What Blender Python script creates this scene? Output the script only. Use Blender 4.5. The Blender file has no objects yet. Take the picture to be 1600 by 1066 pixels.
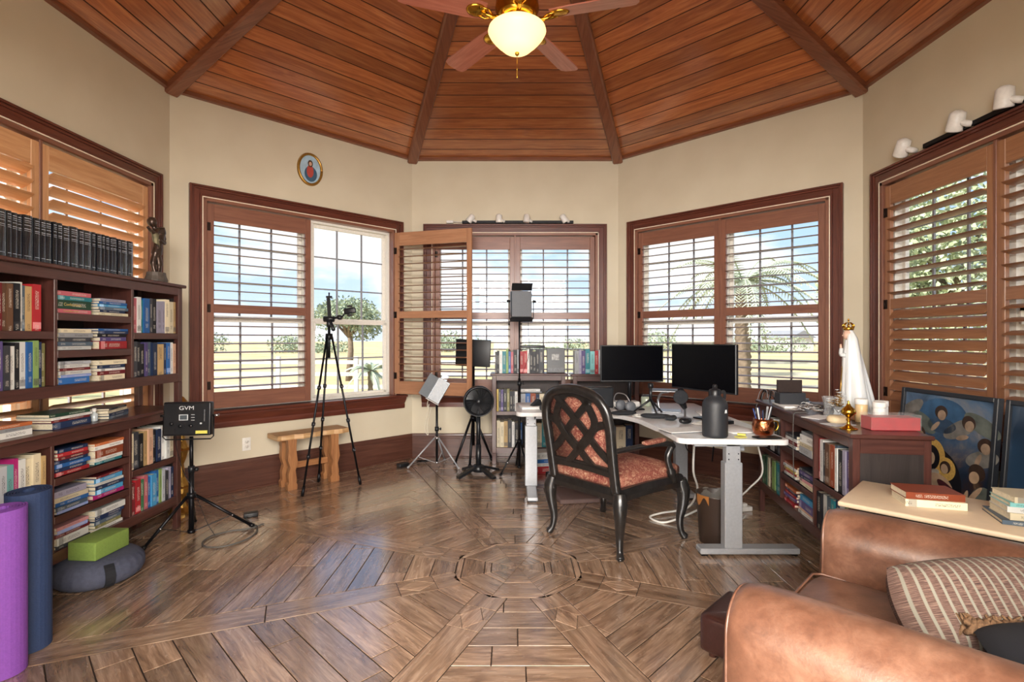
import bpy, bmesh, math, random
from mathutils import Vector, Matrix
R = math.radians
random.seed(7)
SC = bpy.context.scene
COL = SC.collection
# ------------------------------------------------------------------ camera
cam = bpy.data.cameras.new('camera'); co = bpy.data.objects.new('camera', cam); COL.objects.link(co)
co.location = (-0.035, 0.0, 1.35); co.rotation_euler = (R(90), 0, 0)
cam.sensor_width = 36; cam.lens = 808/1600*36; cam.shift_y = -3/1600; cam.clip_start = .05; cam.clip_end = 2000
SC.camera = co
# ------------------------------------------------------------------ world: daylight sky with broken clouds
w = bpy.data.worlds.new('World'); SC.world = w; w.use_nodes = True
nt = w.node_tree; nt.nodes.clear()
def nd(t, **k):
    n = nt.nodes.new(t)
    for a, b in k.items(): setattr(n, a, b)
    return n
_out = nd('ShaderNodeOutputWorld'); _bg = nd('ShaderNodeBackground'); _tc = nd('ShaderNodeTexCoord')
_sep = nd('ShaderNodeSeparateXYZ'); nt.links.new(_tc.outputs['Generated'], _sep.inputs[0])
_grad = nd('ShaderNodeValToRGB'); nt.links.new(_sep.outputs['Z'], _grad.inputs[0])
e = _grad.color_ramp.elements
e[0].position = 0.0; e[0].color = (.66, .78, .93, 1)
e[1].position = .55; e[1].color = (.20, .40, .80, 1)
x = e.new(.18); x.color = (.46, .67, .95, 1)
_map = nd('ShaderNodeMapping'); _map.inputs['Scale'].default_value = (2.2, 2.2, 6.5); _map.inputs['Location'].default_value = (.35, .1, .3)
nt.links.new(_tc.outputs['Generated'], _map.inputs[0])
_nz = nd('ShaderNodeTexNoise'); _nz.inputs['Scale'].default_value = 1.5; _nz.inputs['Detail'].default_value = 9; _nz.inputs['Roughness'].default_value = .55
nt.links.new(_map.outputs[0], _nz.inputs['Vector'])
_cr = nd('ShaderNodeValToRGB'); _cr.color_ramp.elements[0].position = .46; _cr.color_ramp.elements[1].position = .58
nt.links.new(_nz.outputs['Fac'], _cr.inputs[0])
_mx = nd('ShaderNodeMix', data_type='RGBA'); nt.links.new(_cr.outputs[0], _mx.inputs[0]); nt.links.new(_grad.outputs[0], _mx.inputs[6])
_mx.inputs[7].default_value = (.93, .94, .97, 1)
nt.links.new(_mx.outputs[2], _bg.inputs[0]); _bg.inputs[1].default_value = 1.0
nt.links.new(_bg.outputs[0], _out.inputs[0])
# ------------------------------------------------------------------ sun, fan bulb, and fill lights added out of view behind the camera
def light(name, kind, loc, rot, energy, color=(1, 1, 1), **k):
    l = bpy.data.lights.new(name, kind); l.energy = energy; l.color = color
    for a, b in k.items(): setattr(l, a, b)
    o = bpy.data.objects.new(name, l); o.location = loc; o.rotation_euler = rot; COL.objects.link(o); return o
light('sun', 'SUN', (-8, -9, 9), (R(52), 0, R(-42)), 7.0, (1, .93, .82), angle=R(2))
light('added_rear_fill', 'AREA', (0, -3.85, 1.75), (R(94), 0, 0), 420, (1, .985, .97), shape='RECTANGLE', size=6, size_y=2.3)  # added fill light, out of view; the rear wall has no window
light('added_high_fill', 'AREA', (0, -2.0, 2.62), (R(66), 0, 0), 330, (1, .975, .95), shape='RECTANGLE', size=5.2, size_y=.7)  # second added fill light, unseen, brightens the octagon from above
light('fan_bulb', 'POINT', (-.012, 3.06, 3.23), (0, 0, 0), 230, (1, .90, .74), shadow_soft_size=.07)
SC.view_settings.view_transform = 'Standard'; SC.view_settings.look = 'None'
SC.view_settings.exposure = 0.46; SC.view_settings.gamma = 1; SC.view_settings.use_curve_mapping = False
# ------------------------------------------------------------------ materials
def hx(h):
    h = h.lstrip('#'); c = [int(h[i:i+2], 16)/255 for i in (0, 2, 4)]
    return tuple((v/12.92 if v <= .04045 else ((v+.055)/1.055)**2.4) for v in c) + (1,)
MATS = {}
class NT:
    def __init__(s, name):
        s.m = bpy.data.materials.new(name); s.m.use_nodes = True; s.t = s.m.node_tree
        s.b = s.t.nodes['Principled BSDF']
    def n(s, t, **k):
        q = s.t.nodes.new(t)
        for a, b in k.items(): setattr(q, a, b)
        return q
    def l(s, a, b): s.t.links.new(a, b)
    def noise(s, vec, scale, detail=4, rough=.5, dist=0):
        q = s.n('ShaderNodeTexNoise'); q.inputs['Scale'].default_value = scale; q.inputs['Detail'].default_value = detail
        q.inputs['Roughness'].default_value = rough; q.inputs['Distortion'].default_value = dist
        if vec: s.l(vec, q.inputs['Vector'])
        return q
    def mapping(s, src, scale=(1, 1, 1), loc=(0, 0, 0)):
        tc = s.n('ShaderNodeTexCoord'); mp = s.n('ShaderNodeMapping'); mp.inputs['Scale'].default_value = scale; mp.inputs['Location'].default_value = loc
        s.l(tc.outputs[src], mp.inputs[0]); return mp.outputs[0]
    def ramp(s, fac, stops):
        q = s.n('ShaderNodeValToRGB'); s.l(fac, q.inputs[0]); el = q.color_ramp.elements
        el[0].position, el[0].color = stops[0]; el[1].position, el[1].color = stops[-1]
        for p, c in stops[1:-1]: z = el.new(p); z.color = c
        return q.outputs[0]
    def bump(s, h, strength, dist=.01):
        q = s.n('ShaderNodeBump'); q.inputs['Strength'].default_value = strength; q.inputs['Distance'].default_value = dist
        s.l(h, q.inputs['Height']); s.l(q.outputs[0], s.b.inputs['Normal'])
    def mix(s, f, a, b, mode='MIX'):
        q = s.n('ShaderNodeMix', data_type='RGBA', blend_type=mode)
        for v, i in ((f, 0), (a, 6), (b, 7)):
            if hasattr(v, 'is_linked'): s.l(v, q.inputs[i])
            else: q.inputs[i].default_value = v
        return q.outputs[2]
def plain(name, col, rough=.5, metal=0, nscale=60, nstr=.03, var=.06, coat=0, src='Object', emit=None, estr=0, spec=.5):
    if name in MATS: return MATS[name]
    t = NT(name); c = hx(col) if isinstance(col, str) else col
    v = t.mapping(src); nz = t.noise(v, nscale, 5)
    lo = tuple(max(0, x*(1-var)) for x in c[:3])+(1,); hi = tuple(min(1, x*(1+var)) for x in c[:3])+(1,)
    t.l(t.ramp(nz.outputs['Fac'], [(.3, lo), (.7, hi)]), t.b.inputs['Base Color'])
    t.b.inputs['Roughness'].default_value = rough; t.b.inputs['Metallic'].default_value = metal
    t.b.inputs['Coat Weight'].default_value = coat; t.b.inputs['Specular IOR Level'].default_value = spec
    if nstr: t.bump(nz.outputs['Fac'], nstr*4, .002)
    if emit: t.b.inputs['Emission Color'].default_value = hx(emit); t.b.inputs['Emission Strength'].default_value = estr
    MATS[name] = t.m; return t.m
def wood(name, c1, c2, c3=None, rough=.4, coat=.0, gs=1., var=.18, bump=.15, attr=True, crough=.2, cior=1.5):
    if name in MATS: return MATS[name]
    t = NT(name); v = t.mapping('UV', (1.2*gs, 16*gs, 1)); v2 = t.mapping('UV', (5*gs, 95*gs, 1))
    a = t.noise(v, 1.6, 6, .6, 1.1); b = t.noise(v2, 1.5, 4, .6, .4)
    c = t.ramp(a.outputs['Fac'], [(.25, hx(c1)), (.5, hx(c2)), (.78, hx(c3 or c2))])
    c = t.mix(.22, c, b.outputs['Fac'], 'OVERLAY')
    if attr:
        at = t.n('ShaderNodeAttribute'); at.attribute_name = 'rnd'
        hs = t.n('ShaderNodeHueSaturation'); mr = t.n('ShaderNodeMapRange'); mr.inputs['To Min'].default_value = 1-var; mr.inputs['To Max'].default_value = 1+var*1.15
        t.l(at.outputs['Fac'], mr.inputs[0]); t.l(mr.outputs[0], hs.inputs['Value']); t.l(c, hs.inputs['Color']); c = hs.outputs[0]
    t.l(c, t.b.inputs['Base Color']); t.b.inputs['Roughness'].default_value = rough
    t.b.inputs['Coat Weight'].default_value = coat; t.b.inputs['Coat IOR'].default_value = cior; t.b.inputs['Coat Roughness'].default_value = crough
    t.bump(b.outputs['Fac'], bump, .002); MATS[name] = t.m; return t.m
# ------------------------------------------------------------------ mesh building
def rz(x, y, a): c, s = math.cos(a), math.sin(a); return x*c-y*s, x*s+y*c
class MB:
    """collects primitives, builds ONE mesh object"""
    def __init__(s): s.v = []; s.f = []; s.uv = []; s.mi = []; s.sm = []; s.rn = []
    def add(s, vs, fs, mi=0, smooth=False, uvs=None, M=None, grain=None, rnd=None):
        o = len(s.v)
        vs = [Vector(p) for p in vs]
        if uvs is None:
            mn = [min(p[i] for p in vs) for i in range(3)]; mxx = [max(p[i] for p in vs) for i in range(3)]
            ext = [mxx[i]-mn[i] for i in range(3)]
            g = grain if grain is not None else ext.index(max(ext))
            ou, ov = random.random()*7, random.random()*7
        rnd = random.random() if rnd is None else rnd
        for k, f in enumerate(fs):
            if uvs is None:
                n = Vector((0, 0, 0)); P = [vs[i] for i in f]
                for i in range(len(P)):
                    a, b = P[i], P[(i+1) % len(P)]
                    n += Vector(((a.y-b.y)*(a.z+b.z), (a.z-b.z)*(a.x+b.x), (a.x-b.x)*(a.y+b.y)))
                d = max(range(3), key=lambda i: abs(n[i])); ax = [i for i in range(3) if i != d]
                if g in ax: ax.remove(g); ua, va = g, ax[0]
                else: ua, va = ax
                s.uv.append([(p[ua]+ou, p[va]+ov) for p in P])
            else: s.uv.append(uvs[k])
            s.f.append([i+o for i in f]); s.mi.append(mi if isinstance(mi, int) else mi[k]); s.sm.append(smooth); s.rn.append(rnd)
        if M is not None: vs = [M @ p for p in vs]
        s.v += vs; return s
    def box(s, x0, x1, y0, y1, z0, z1, bev=0., mi=0, M=None, seg=1, smooth=None, grain=None, rnd=None):
        if bev <= 0:
            vs = [(x, y, z) for z in (z0, z1) for y in (y0, y1) for x in (x0, x1)]
            fs = [(0, 2, 3, 1), (4, 5, 7, 6), (0, 1, 5, 4), (2, 6, 7, 3), (0, 4, 6, 2), (1, 3, 7, 5)]
            return s.add(vs, fs, mi, False, None, M, grain, rnd)
        bm = bmesh.new(); bmesh.ops.create_cube(bm, size=1)
        for v in bm.verts: v.co = Vector((x0+(v.co.x+.5)*(x1-x0), y0+(v.co.y+.5)*(y1-y0), z0+(v.co.z+.5)*(z1-z0)))
        bev = min(bev, .49*min(x1-x0, y1-y0, z1-z0))
        bmesh.ops.bevel(bm, geom=bm.edges[:]+bm.verts[:], offset=bev, segments=seg, profile=.5, affect='EDGES')
        s.bm(bm, mi, smooth if smooth is not None else seg > 1, M, grain, rnd); return s
    def bm(s, bm, mi=0, smooth=True, M=None, grain=None, rnd=None):
        bm.verts.index_update(); vs = [v.co.copy() for v in bm.verts]; fs = [[v.index for v in f.verts] for f in bm.faces]; bm.free()
        return s.add(vs, fs, mi, smooth, None, M, grain, rnd)
    def obox(s, c, size, rot=(0, 0, 0), bev=0, mi=0, seg=1, M=None, grain=None):
        from mathutils import Euler
        T = Matrix.Translation(c) @ Euler(rot).to_matrix().to_4x4()
        if M is not None: T = M @ T
        a, b, d = size[0]/2, size[1]/2, size[2]/2
        return s.box(-a, a, -b, b, -d, d, bev, mi, T, seg, grain=grain)
    def bar(s, p, q, wd, th, bev=0, mi=0, M=None):
        """rectangular bar from p to q, width wd (horizontal), thickness th"""
        p, q = Vector(p), Vector(q); d = q-p; L = d.length; z = d.normalized()
        up = Vector((0, 0, 1)) if abs(z.z) < .95 else Vector((0, 1, 0))
        x = up.cross(z).normalized(); y = z.cross(x)
        T = Matrix((x, y, z)).transposed().to_4x4(); T.translation = p
        if M is not None: T = M @ T
        return s.box(-wd/2, wd/2, -th/2, th/2, 0, L, bev, mi, T, grain=2)
    def tube(s, pts, r, seg=10, mi=0, caps=True, M=None, smooth=True, closed=False):
        pts = [Vector(p) for p in pts]; n = len(pts)
        rr = r if isinstance(r, (list, tuple)) else [r]*n
        vs = []; fs = []; uv = []; up = None; dist = 0
        for i, p in enumerate(pts):
            if closed: t = (pts[(i+1) % n]-pts[i-1]).normalized()
            else: t = (pts[min(i+1, n-1)]-pts[max(i-1, 0)]).normalized()
            if up is None:
                a = Vector((0, 0, 1)) if abs(t.z) < .9 else Vector((1, 0, 0)); up = (a-t*a.dot(t)).normalized()
            else:
                up = up-t*up.dot(t)
                up = up.normalized() if up.length > 1e-6 else Vector((1, 0, 0))
            sd = t.cross(up); q = rr[i]
            for k in range(seg):
                an = 2*math.pi*k/seg; vs.append(p+(up*math.cos(an)+sd*math.sin(an))*q)
        acc = [0]
        for i in range(1, n): acc.append(acc[-1]+(pts[i]-pts[i-1]).length)
        acc.append(acc[-1]+.05)
        for i in range(n if closed else n-1):
            j = (i+1) % n
            for k in range(seg):
                k2 = (k+1) % seg; fs.append((i*seg+k, i*seg+k2, j*seg+k2, j*seg+k))
                w0, w1 = k/seg*6.28*rr[i], (k+1)/seg*6.28*rr[i]
                uv.append([(acc[i], w0), (acc[i], w1), (acc[i+1], w1), (acc[i+1], w0)])
        if caps and not closed:
            fs.append(tuple(range(seg))[::-1]); uv.append([(0, 0)]*seg); fs.append(tuple((n-1)*seg+k for k in range(seg))); uv.append([(0, 0)]*seg)
        return s.add(vs, fs, mi, smooth, uv, M)
    def cyl(s, p, q, r, r2=None, seg=16, mi=0, M=None): return s.tube([p, q], [r, r if r2 is None else r2], seg, mi, M=M)
    def lathe(s, prof, c=(0, 0, 0), seg=24, mi=0, M=None, smooth=True, sx=1, sy=1, a0=0):
        vs = []; fs = []; uv = []; n = len(prof)
        for (r, z) in prof:
            for k in range(seg):
                an = a0+2*math.pi*k/seg; vs.append((c[0]+r*sx*math.cos(an), c[1]+r*sy*math.sin(an), c[2]+z))
        for i in range(n-1):
            for k in range(seg):
                k2 = (k+1) % seg; fs.append((i*seg+k, i*seg+k2, (i+1)*seg+k2, (i+1)*seg+k))
                uv.append([(k/seg, i/n), ((k+1)/seg, i/n), ((k+1)/seg, (i+1)/n), (k/seg, (i+1)/n)])
        return s.add(vs, fs, mi, smooth, uv, M)
    def prism(s, poly, z0, z1, mi=0, M=None, smooth=False, axis='z'):
        n = len(poly)
        def P(a, b, h): return (a, b, h) if axis == 'z' else ((a, h, b) if axis == 'y' else (h, a, b))
        vs = [P(a, b, z0) for a, b in poly]+[P(a, b, z1) for a, b in poly]
        fs = [tuple(range(n))[::-1], tuple(range(n, 2*n))]+[(i, (i+1) % n, n+(i+1) % n, n+i) for i in range(n)]
        return s.add(vs, fs, mi, smooth, None, M)
    def strip(s, pts, prof, mi=0, M=None, smooth=False, closed=True, up=(0, 0, 1)):
        """sweep closed 2-D profile (side, up) along points"""
        pts = [Vector(p) for p in pts]; n = len(pts); m = len(prof); vs = []; fs = []; U = Vector(up)
        for i, p in enumerate(pts):
            t = (pts[min(i+1, n-1)]-pts[max(i-1, 0)]).normalized(); sd = t.cross(U).normalized(); u2 = sd.cross(t)
            for a, b in prof: vs.append(p+sd*a+u2*b)
        for i in range(n-1):
            for k in range(m if closed else m-1):
                k2 = (k+1) % m; fs.append((i*m+k, i*m+k2, (i+1)*m+k2, (i+1)*m+k))
        if closed: fs.append(tuple(range(m))[::-1]); fs.append(tuple((n-1)*m+k for k in range(m)))
        return s.add(vs, fs, mi, smooth, None, M)
    def grid(s, fn, nu, nv, mi=0, smooth=True, M=None, wu=False, wv=False, uvs=(1, 1)):
        vs = [fn(i/(nu if wu else nu-1), j/(nv if wv else nv-1)) for i in range(nu) for j in range(nv)]; fs = []; uv = []
        for i in range(nu if wu else nu-1):
            for j in range(nv if wv else nv-1):
                a, b = (i+1) % nu, (j+1) % nv; fs.append((i*nv+j, a*nv+j, a*nv+b, i*nv+b))
                uu = [(i, j), (i+1, j), (i+1, j+1), (i, j+1)]; uv.append([(p/(nu-1)*uvs[0], q/(nv-1)*uvs[1]) for p, q in uu])
        return s.add(vs, fs, mi, smooth, uv, M)
    def build(s, name, mats, parent=None, loc=(0, 0, 0), rot=0, label=None, cat=None, group=None, kind=None, fix=True):
        me = bpy.data.meshes.new(name); me.from_pydata([tuple(p) for p in s.v], [], s.f)
        for m in (mats if isinstance(mats, (list, tuple)) else [mats]): me.materials.append(m)
        ul = me.uv_layers.new(name='UVMap'); i = 0; flat = []
        for u in s.uv:
            for q in u: flat += [q[0], q[1]]
        ul.data.foreach_set('uv', flat)
        me.polygons.foreach_set('material_index', s.mi); me.polygons.foreach_set('use_smooth', s.sm)
        at = me.attributes.new('rnd', 'FLOAT', 'FACE'); at.data.foreach_set('value', s.rn)
        if fix:
            bm = bmesh.new(); bm.from_mesh(me); bmesh.ops.recalc_face_normals(bm, faces=bm.faces[:]); bm.to_mesh(me); bm.free()
        me.update()
        o = bpy.data.objects.new(name, me); COL.objects.link(o)
        o.location = loc; o.rotation_euler = rot if isinstance(rot, (tuple, list)) else (0, 0, rot)
        if parent: o.parent = parent
        tag(o, label, cat, group, kind); return o
def tag(o, label=None, cat=None, group=None, kind=None):
    for k, v in (('label', label), ('category', cat), ('group', group), ('kind', kind)):
        if v: o[k] = v
    return o
def thing(name, loc, rot=0, label=None, cat=None, group=None, kind=None):
    o = bpy.data.objects.new(name, None); o.empty_display_size = .05; COL.objects.link(o); o.location = loc
    o.rotation_euler = rot if isinstance(rot, (tuple, list)) else (0, 0, rot)
    return tag(o, label, cat, group, kind)
def copy_tree(o, parent=None):
    c = o.copy(); COL.objects.link(c)
    if parent: c.parent = parent
    for ch in [q for q in COL.objects if q.parent == o]: copy_tree(ch, c)
    return c
def text(name, s, size, mat, parent, M, ext=.0004, align='CENTER', sx=1.):
    cu = bpy.data.curves.new(name, 'FONT'); cu.body = s; cu.size = size; cu.extrude = ext; cu.align_x = align; cu.align_y = 'CENTER'
    t = bpy.data.objects.new(name, cu); COL.objects.link(t); dg = bpy.context.evaluated_depsgraph_get()
    me = bpy.data.meshes.new_from_object(t.evaluated_get(dg)); COL.objects.unlink(t); bpy.data.objects.remove(t)
    me.materials.clear(); me.materials.append(mat); me.transform(M @ Matrix.Diagonal((sx, 1, 1, 1)))
    o = bpy.data.objects.new(name, me); COL.objects.link(o); o.parent = parent; return o
def circ(cx, cy, r, n, a0=0, a1=360): return [(cx+r*math.cos(R(a0+(a1-a0)*i/(n-1))), cy+r*math.sin(R(a0+(a1-a0)*i/(n-1)))) for i in range(n)]
def bez(p, n=16):
    """catmull-rom through the points"""
    p = [Vector(q) for q in p]; out = []
    for i in range(len(p)-1):
        a = p[max(i-1, 0)]; b = p[i]; c = p[i+1]; d = p[min(i+2, len(p)-1)]
        for k in range(n):
            t = k/n; out.append(.5*((2*b)+(c-a)*t+(2*a-5*b+4*c-d)*t*t+(3*b-a-3*c+d)*t**3))
    out.append(p[-1]); return out
# ================================================================== THE ROOM: a regular octagon
CX, CY, AP, H = 0.0, 3.06, 2.84, 3.41
HS = AP*math.tan(R(22.5))
APEX = 4.80
CN = [(-HS, CY-AP), (-AP, CY-HS), (-AP, CY+HS), (-HS, CY+AP), (HS, CY+AP), (AP, CY+HS), (AP, CY-HS), (HS, CY-AP)]
S = 2*HS
# materials of the shell
t = NT('cream_wall_paint'); v = t.mapping('Object'); n1 = t.noise(v, 2.5, 4); n2 = t.noise(v, 260, 3)
t.l(t.ramp(n1.outputs['Fac'], [(.3, hx('#cfc3aa')), (.7, hx('#d6cbb3'))]), t.b.inputs['Base Color']); t.b.inputs['Roughness'].default_value = .75
t.bump(n2.outputs['Fac'], .12, .002); M_WALL = t.m
M_CEIL = wood('stained_ceiling_boards', '#84492a', '#ab6438', '#c6844e', rough=.30, coat=.8, gs=1.1, var=.24, bump=.10, crough=.16, cior=1.8)
M_BEAM = wood('stained_beam_wood', '#6b3a26', '#824e36', '#956044', rough=.35, coat=.6, var=.06)
M_CASE = wood('mahogany_casing', '#48231a', '#5e2f23', '#6f3b2c', rough=.33, coat=.3, var=.06)
M_SHUT = wood('brown_shutter_wood', '#714738', '#825543', '#90624b', rough=.38, coat=.15, var=.05)  # shutter wood, darkened a little to carry the backlight shade
M_SHUTL = wood('front_lit_shutter_wood', '#8f6247', '#a27354', '#b08262', rough=.38, coat=.15, var=.05)  # same shutters, light on the open panel's face put into the colour
M_SHUTB = wood('sunlit_shutter_wood', '#bd8658', '#cf9a6c', '#dcab7e', rough=.35, coat=.2, var=.05)  # same shutters again, sun glow on the left louvres put into the colour
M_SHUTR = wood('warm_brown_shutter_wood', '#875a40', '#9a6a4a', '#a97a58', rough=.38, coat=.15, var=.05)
M_BASE = wood('walnut_baseboard', '#43271e', '#563429', '#684436', rough=.36, coat=.25, var=.06)
M_WHITE = plain('white_vinyl', '#e6e1d6', .4); M_CREAM = plain('cream_trim_line', '#e9d9c2', .4)
M_MUNT = plain('backlit_muntin', '#8f9094', .5)  # grey holds the shade of muntins seen against the sky
M_DARK = plain('dark_gap', '#1a0f0a', .8)
# hand-scraped floor
t = NT('hand_scraped_floor'); v = t.mapping('UV', (1.4, 11, 1)); v2 = t.mapping('UV', (4, 75, 1)); v3 = t.mapping('UV', (4, 15, 1))
a = t.noise(v, 1.8, 7, .62, 1.4); b = t.noise(v2, 1.4, 5, .65, .6); c3 = t.noise(v3, 1.5, 3, .5, .8)
c = t.ramp(a.outputs['Fac'], [(.22, hx('#543f31')), (.45, hx('#8c705a')), (.62, hx('#a88c75')), (.85, hx('#c4aa93'))])
c = t.mix(.6, c, b.outputs['Fac'], 'OVERLAY')
at = t.n('ShaderNodeAttribute'); at.attribute_name = 'rnd'; hs = t.n('ShaderNodeHueSaturation'); mr = t.n('ShaderNodeMapRange')
mr.inputs['To Min'].default_value = .66; mr.inputs['To Max'].default_value = 1.22; t.l(at.outputs['Fac'], mr.inputs[0]); t.l(mr.outputs[0], hs.inputs['Value']); t.l(c, hs.inputs['Color'])
t.l(hs.outputs[0], t.b.inputs['Base Color'])
rr = t.ramp(c3.outputs['Fac'], [(.3, (.14,)*3+(1,)), (.75, (.34,)*3+(1,))]); t.l(rr, t.b.inputs['Roughness'])
ad = t.n('ShaderNodeMath', operation='MULTIPLY_ADD'); ad.inputs[1].default_value = .45; t.l(b.outputs['Fac'], ad.inputs[0]); t.l(c3.outputs['Fac'], ad.inputs[2])
t.bump(ad.outputs[0], .42, .005); t.b.inputs['Coat Weight'].default_value = 1.0; t.b.inputs['Coat Roughness'].default_value = .16; t.b.inputs['Coat IOR'].default_value = 1.95
M_FLOOR = t.m

def clip(poly, nx, ny, d):
    """keep nx*x+ny*y <= d"""
    out = []
    for i in range(len(poly)):
        p, q = poly[i], poly[(i+1) % len(poly)]; a = nx*p[0]+ny*p[1]-d; b = nx*q[0]+ny*q[1]-d
        if a <= 0: out.append(p)
        if (a < 0 < b) or (b < 0 < a): u = a/(a-b); out.append((p[0]+(q[0]-p[0])*u, p[1]+(q[1]-p[1])*u))
    return out
def area(p): return .5*sum(p[i][0]*p[(i+1) % len(p)][1]-p[(i+1) % len(p)][0]*p[i][1] for i in range(len(p)))
def inset(p, g):
    if area(p) < 0: p = p[::-1]
    out = list(p); res = p
    for i in range(len(p)):
        a, b = p[i], p[(i+1) % len(p)]; L = math.hypot(b[0]-a[0], b[1]-a[1])
        if L < 1e-6: continue
        nx, ny = (b[1]-a[1])/L, -(b[0]-a[0])/L
        res = clip(res, nx, ny, nx*a[0]+ny*a[1]-g)
        if len(res) < 3: return []
    return res
FL = MB()
def plank(poly, ang, gap=.0022, rnd=None, top=0.):
    """poly in a frame whose x runs along the grain; ang rotates to the room"""
    p = inset(poly, gap)
    if len(p) < 3 or abs(area(p)) < 2e-4: return
    q = inset(p, .0016)
    if len(q) != len(p): q = p
    ou, ov = random.random()*9, random.random()*9; n = len(p)
    rot = lambda a, z: (lambda xy: (CX+xy[0], CY+xy[1], z))(rz(a[0], a[1], ang))
    rnd = random.random() if rnd is None else rnd
    uv = lambda a: (a[0]+ou, a[1]+ov)
    FL.add([rot(a, top) for a in q], [tuple(range(n))], 0, False, [[uv(a) for a in q]], rnd=rnd)
    if q is not p:
        m = len(q); vs = [rot(a, top) for a in q]+[rot(a, top-.002) for a in p]
        # match rings by nearest index
        k0 = min(range(n), key=lambda k: (p[k][0]-q[0][0])**2+(p[k][1]-q[0][1])**2)
        FL.add(vs, [(i, (i+1) % m, m+(i+1+k0) % n, m+(i+k0) % n) for i in range(m)], 0, False,
               [[uv(q[i]), uv(q[(i+1) % m]), uv(p[(i+1+k0) % n]), uv(p[(i+k0) % n])] for i in range(m)], rnd=rnd)
TAN = math.tan(R(22.5)); COS = math.cos(R(22.5)); BW = .085; R0 = .365; PW = .14
for k in range(8):
    ang = R(45*k); south = (k == 4)     # k=0: the north sector; local y points from the centre to the wall
    b = R0
    lim = AP+.02 if not south else CY+4
    while b < lim:
        b1 = min(b+PW, lim); half = b1*TAN+.1
        if south: half = min(half, 3.2) if b1 < AP else 3.2
        x = -half-random.random()*.9
        while x < half:
            L = random.uniform(.45, 1.35); poly = [(x, b), (x+L, b), (x+L, b1), (x, b1)]; x += L
            if not (south and b1 > AP+.1):
                poly = clip(poly, COS, -math.sin(R(22.5)), -BW)
                if poly: poly = clip(poly, -COS, -math.sin(R(22.5)), -BW)
            if len(poly) >= 3: plank(poly, ang)
        b = b1
    # band running to the corner, grain along it, with a diamond inlay by the medallion
    a2 = R(45*k+22.5+90); x = R0/COS+.0; dia = [(.50, 0), (.60, -.062), (.70, 0), (.60, .062)]
    end = AP/COS+.03
    for x0, x1 in ((x-.03, .50), (.50, .70), (.70, 1.35), (1.35, 2.35), (2.35, end)):
        if x0 == .50:
            plank(dia, a2, .001, .9)
            plank([(.50, -BW), (.70, -BW), (.70, 0), (.60, -.064), (.50, 0)], a2, .0005) if False else None
            for sg in (-1, 1):
                plank([(.50, 0), (.60, sg*.062), (.60, sg*BW), (.50, sg*BW)], a2, .0006, .45); plank([(.60, sg*.062), (.70, 0), (.70, sg*BW), (.60, sg*BW)], a2, .0006, .45)
        else: plank([(x0, -BW), (x1, -BW), (x1, BW), (x0, BW)], a2, rnd=random.uniform(.3, .7))
    # medallion rings
    for (i0, i1, rn) in ((.0, .155, .12), (.158, .195, .75), (.198, .325, .4), (.328, .362, .8)):
        poly = [(-i0*TAN, i0), (i0*TAN, i0), (i1*TAN, i1), (-i1*TAN, i1)] if i0 else [(0, 0), (i1*TAN, i1), (-i1*TAN, i1)]
        plank(poly, ang, .001, rn+random.uniform(-.08, .08))
FL.box(-3.3, 3.3, -4.1, CY+AP+.25, -.08, -.004, mi=1)
FL.build('floor', [M_FLOOR, plain('floor_joint', '#2b1c13', .8)], kind='structure', fix=False)

# ------------------------------------------------------------------ walls, windows and baseboards
Z0, Z1 = .735, 2.535            # opening
U0, U1 = (S-1.84)/2, (S+1.84)/2
def wall(name, i, hole=True, base=True):
    P, Q = CN[i], CN[(i+1) % 8]; ang = math.atan2(Q[1]-P[1], Q[0]-P[0]); m = MB(); T = .16; e = .0
    if hole:
        m.box(-e, U0, 0, T, 0, H+.05); m.box(U1, S+e, 0, T, 0, H+.05); m.box(U0, U1, 0, T, 0, Z0); m.box(U0, U1, 0, T, Z1, H+.05)
    else: m.box(-e, S+e, 0, T, 0, H+.05)
    # fill the outer wedge at both ends
    for x0, sg in ((0, -1), (S, 1)): m.prism([(x0, 0), (x0+sg*T*math.tan(R(22.5)), T), (x0, T)], 0, H+.05)
    m.build('wall_'+name, M_WALL, loc=(P[0], P[1], 0), rot=ang, kind='structure')
    if base:
        b = MB(); pr = [(0, 0), (-.022, 0), (-.022, .215), (-.018, .225), (-.018, .235), (-.012, .25), (-.008, .268), (0, .275)]
        b.prism([(y, z) for y, z in pr], .0, S, axis='x'); b.box(0, S, -.034, -.022, 0, .018, .004)
        b.build('baseboard_'+name, M_BASE, loc=(P[0], P[1], 0), rot=ang, kind='structure')
    return P, ang
def frame_pts(u0, u1, z0, z1): return [(u0, z0), (u0, z1), (u1, z1), (u1, z0)]
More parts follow.
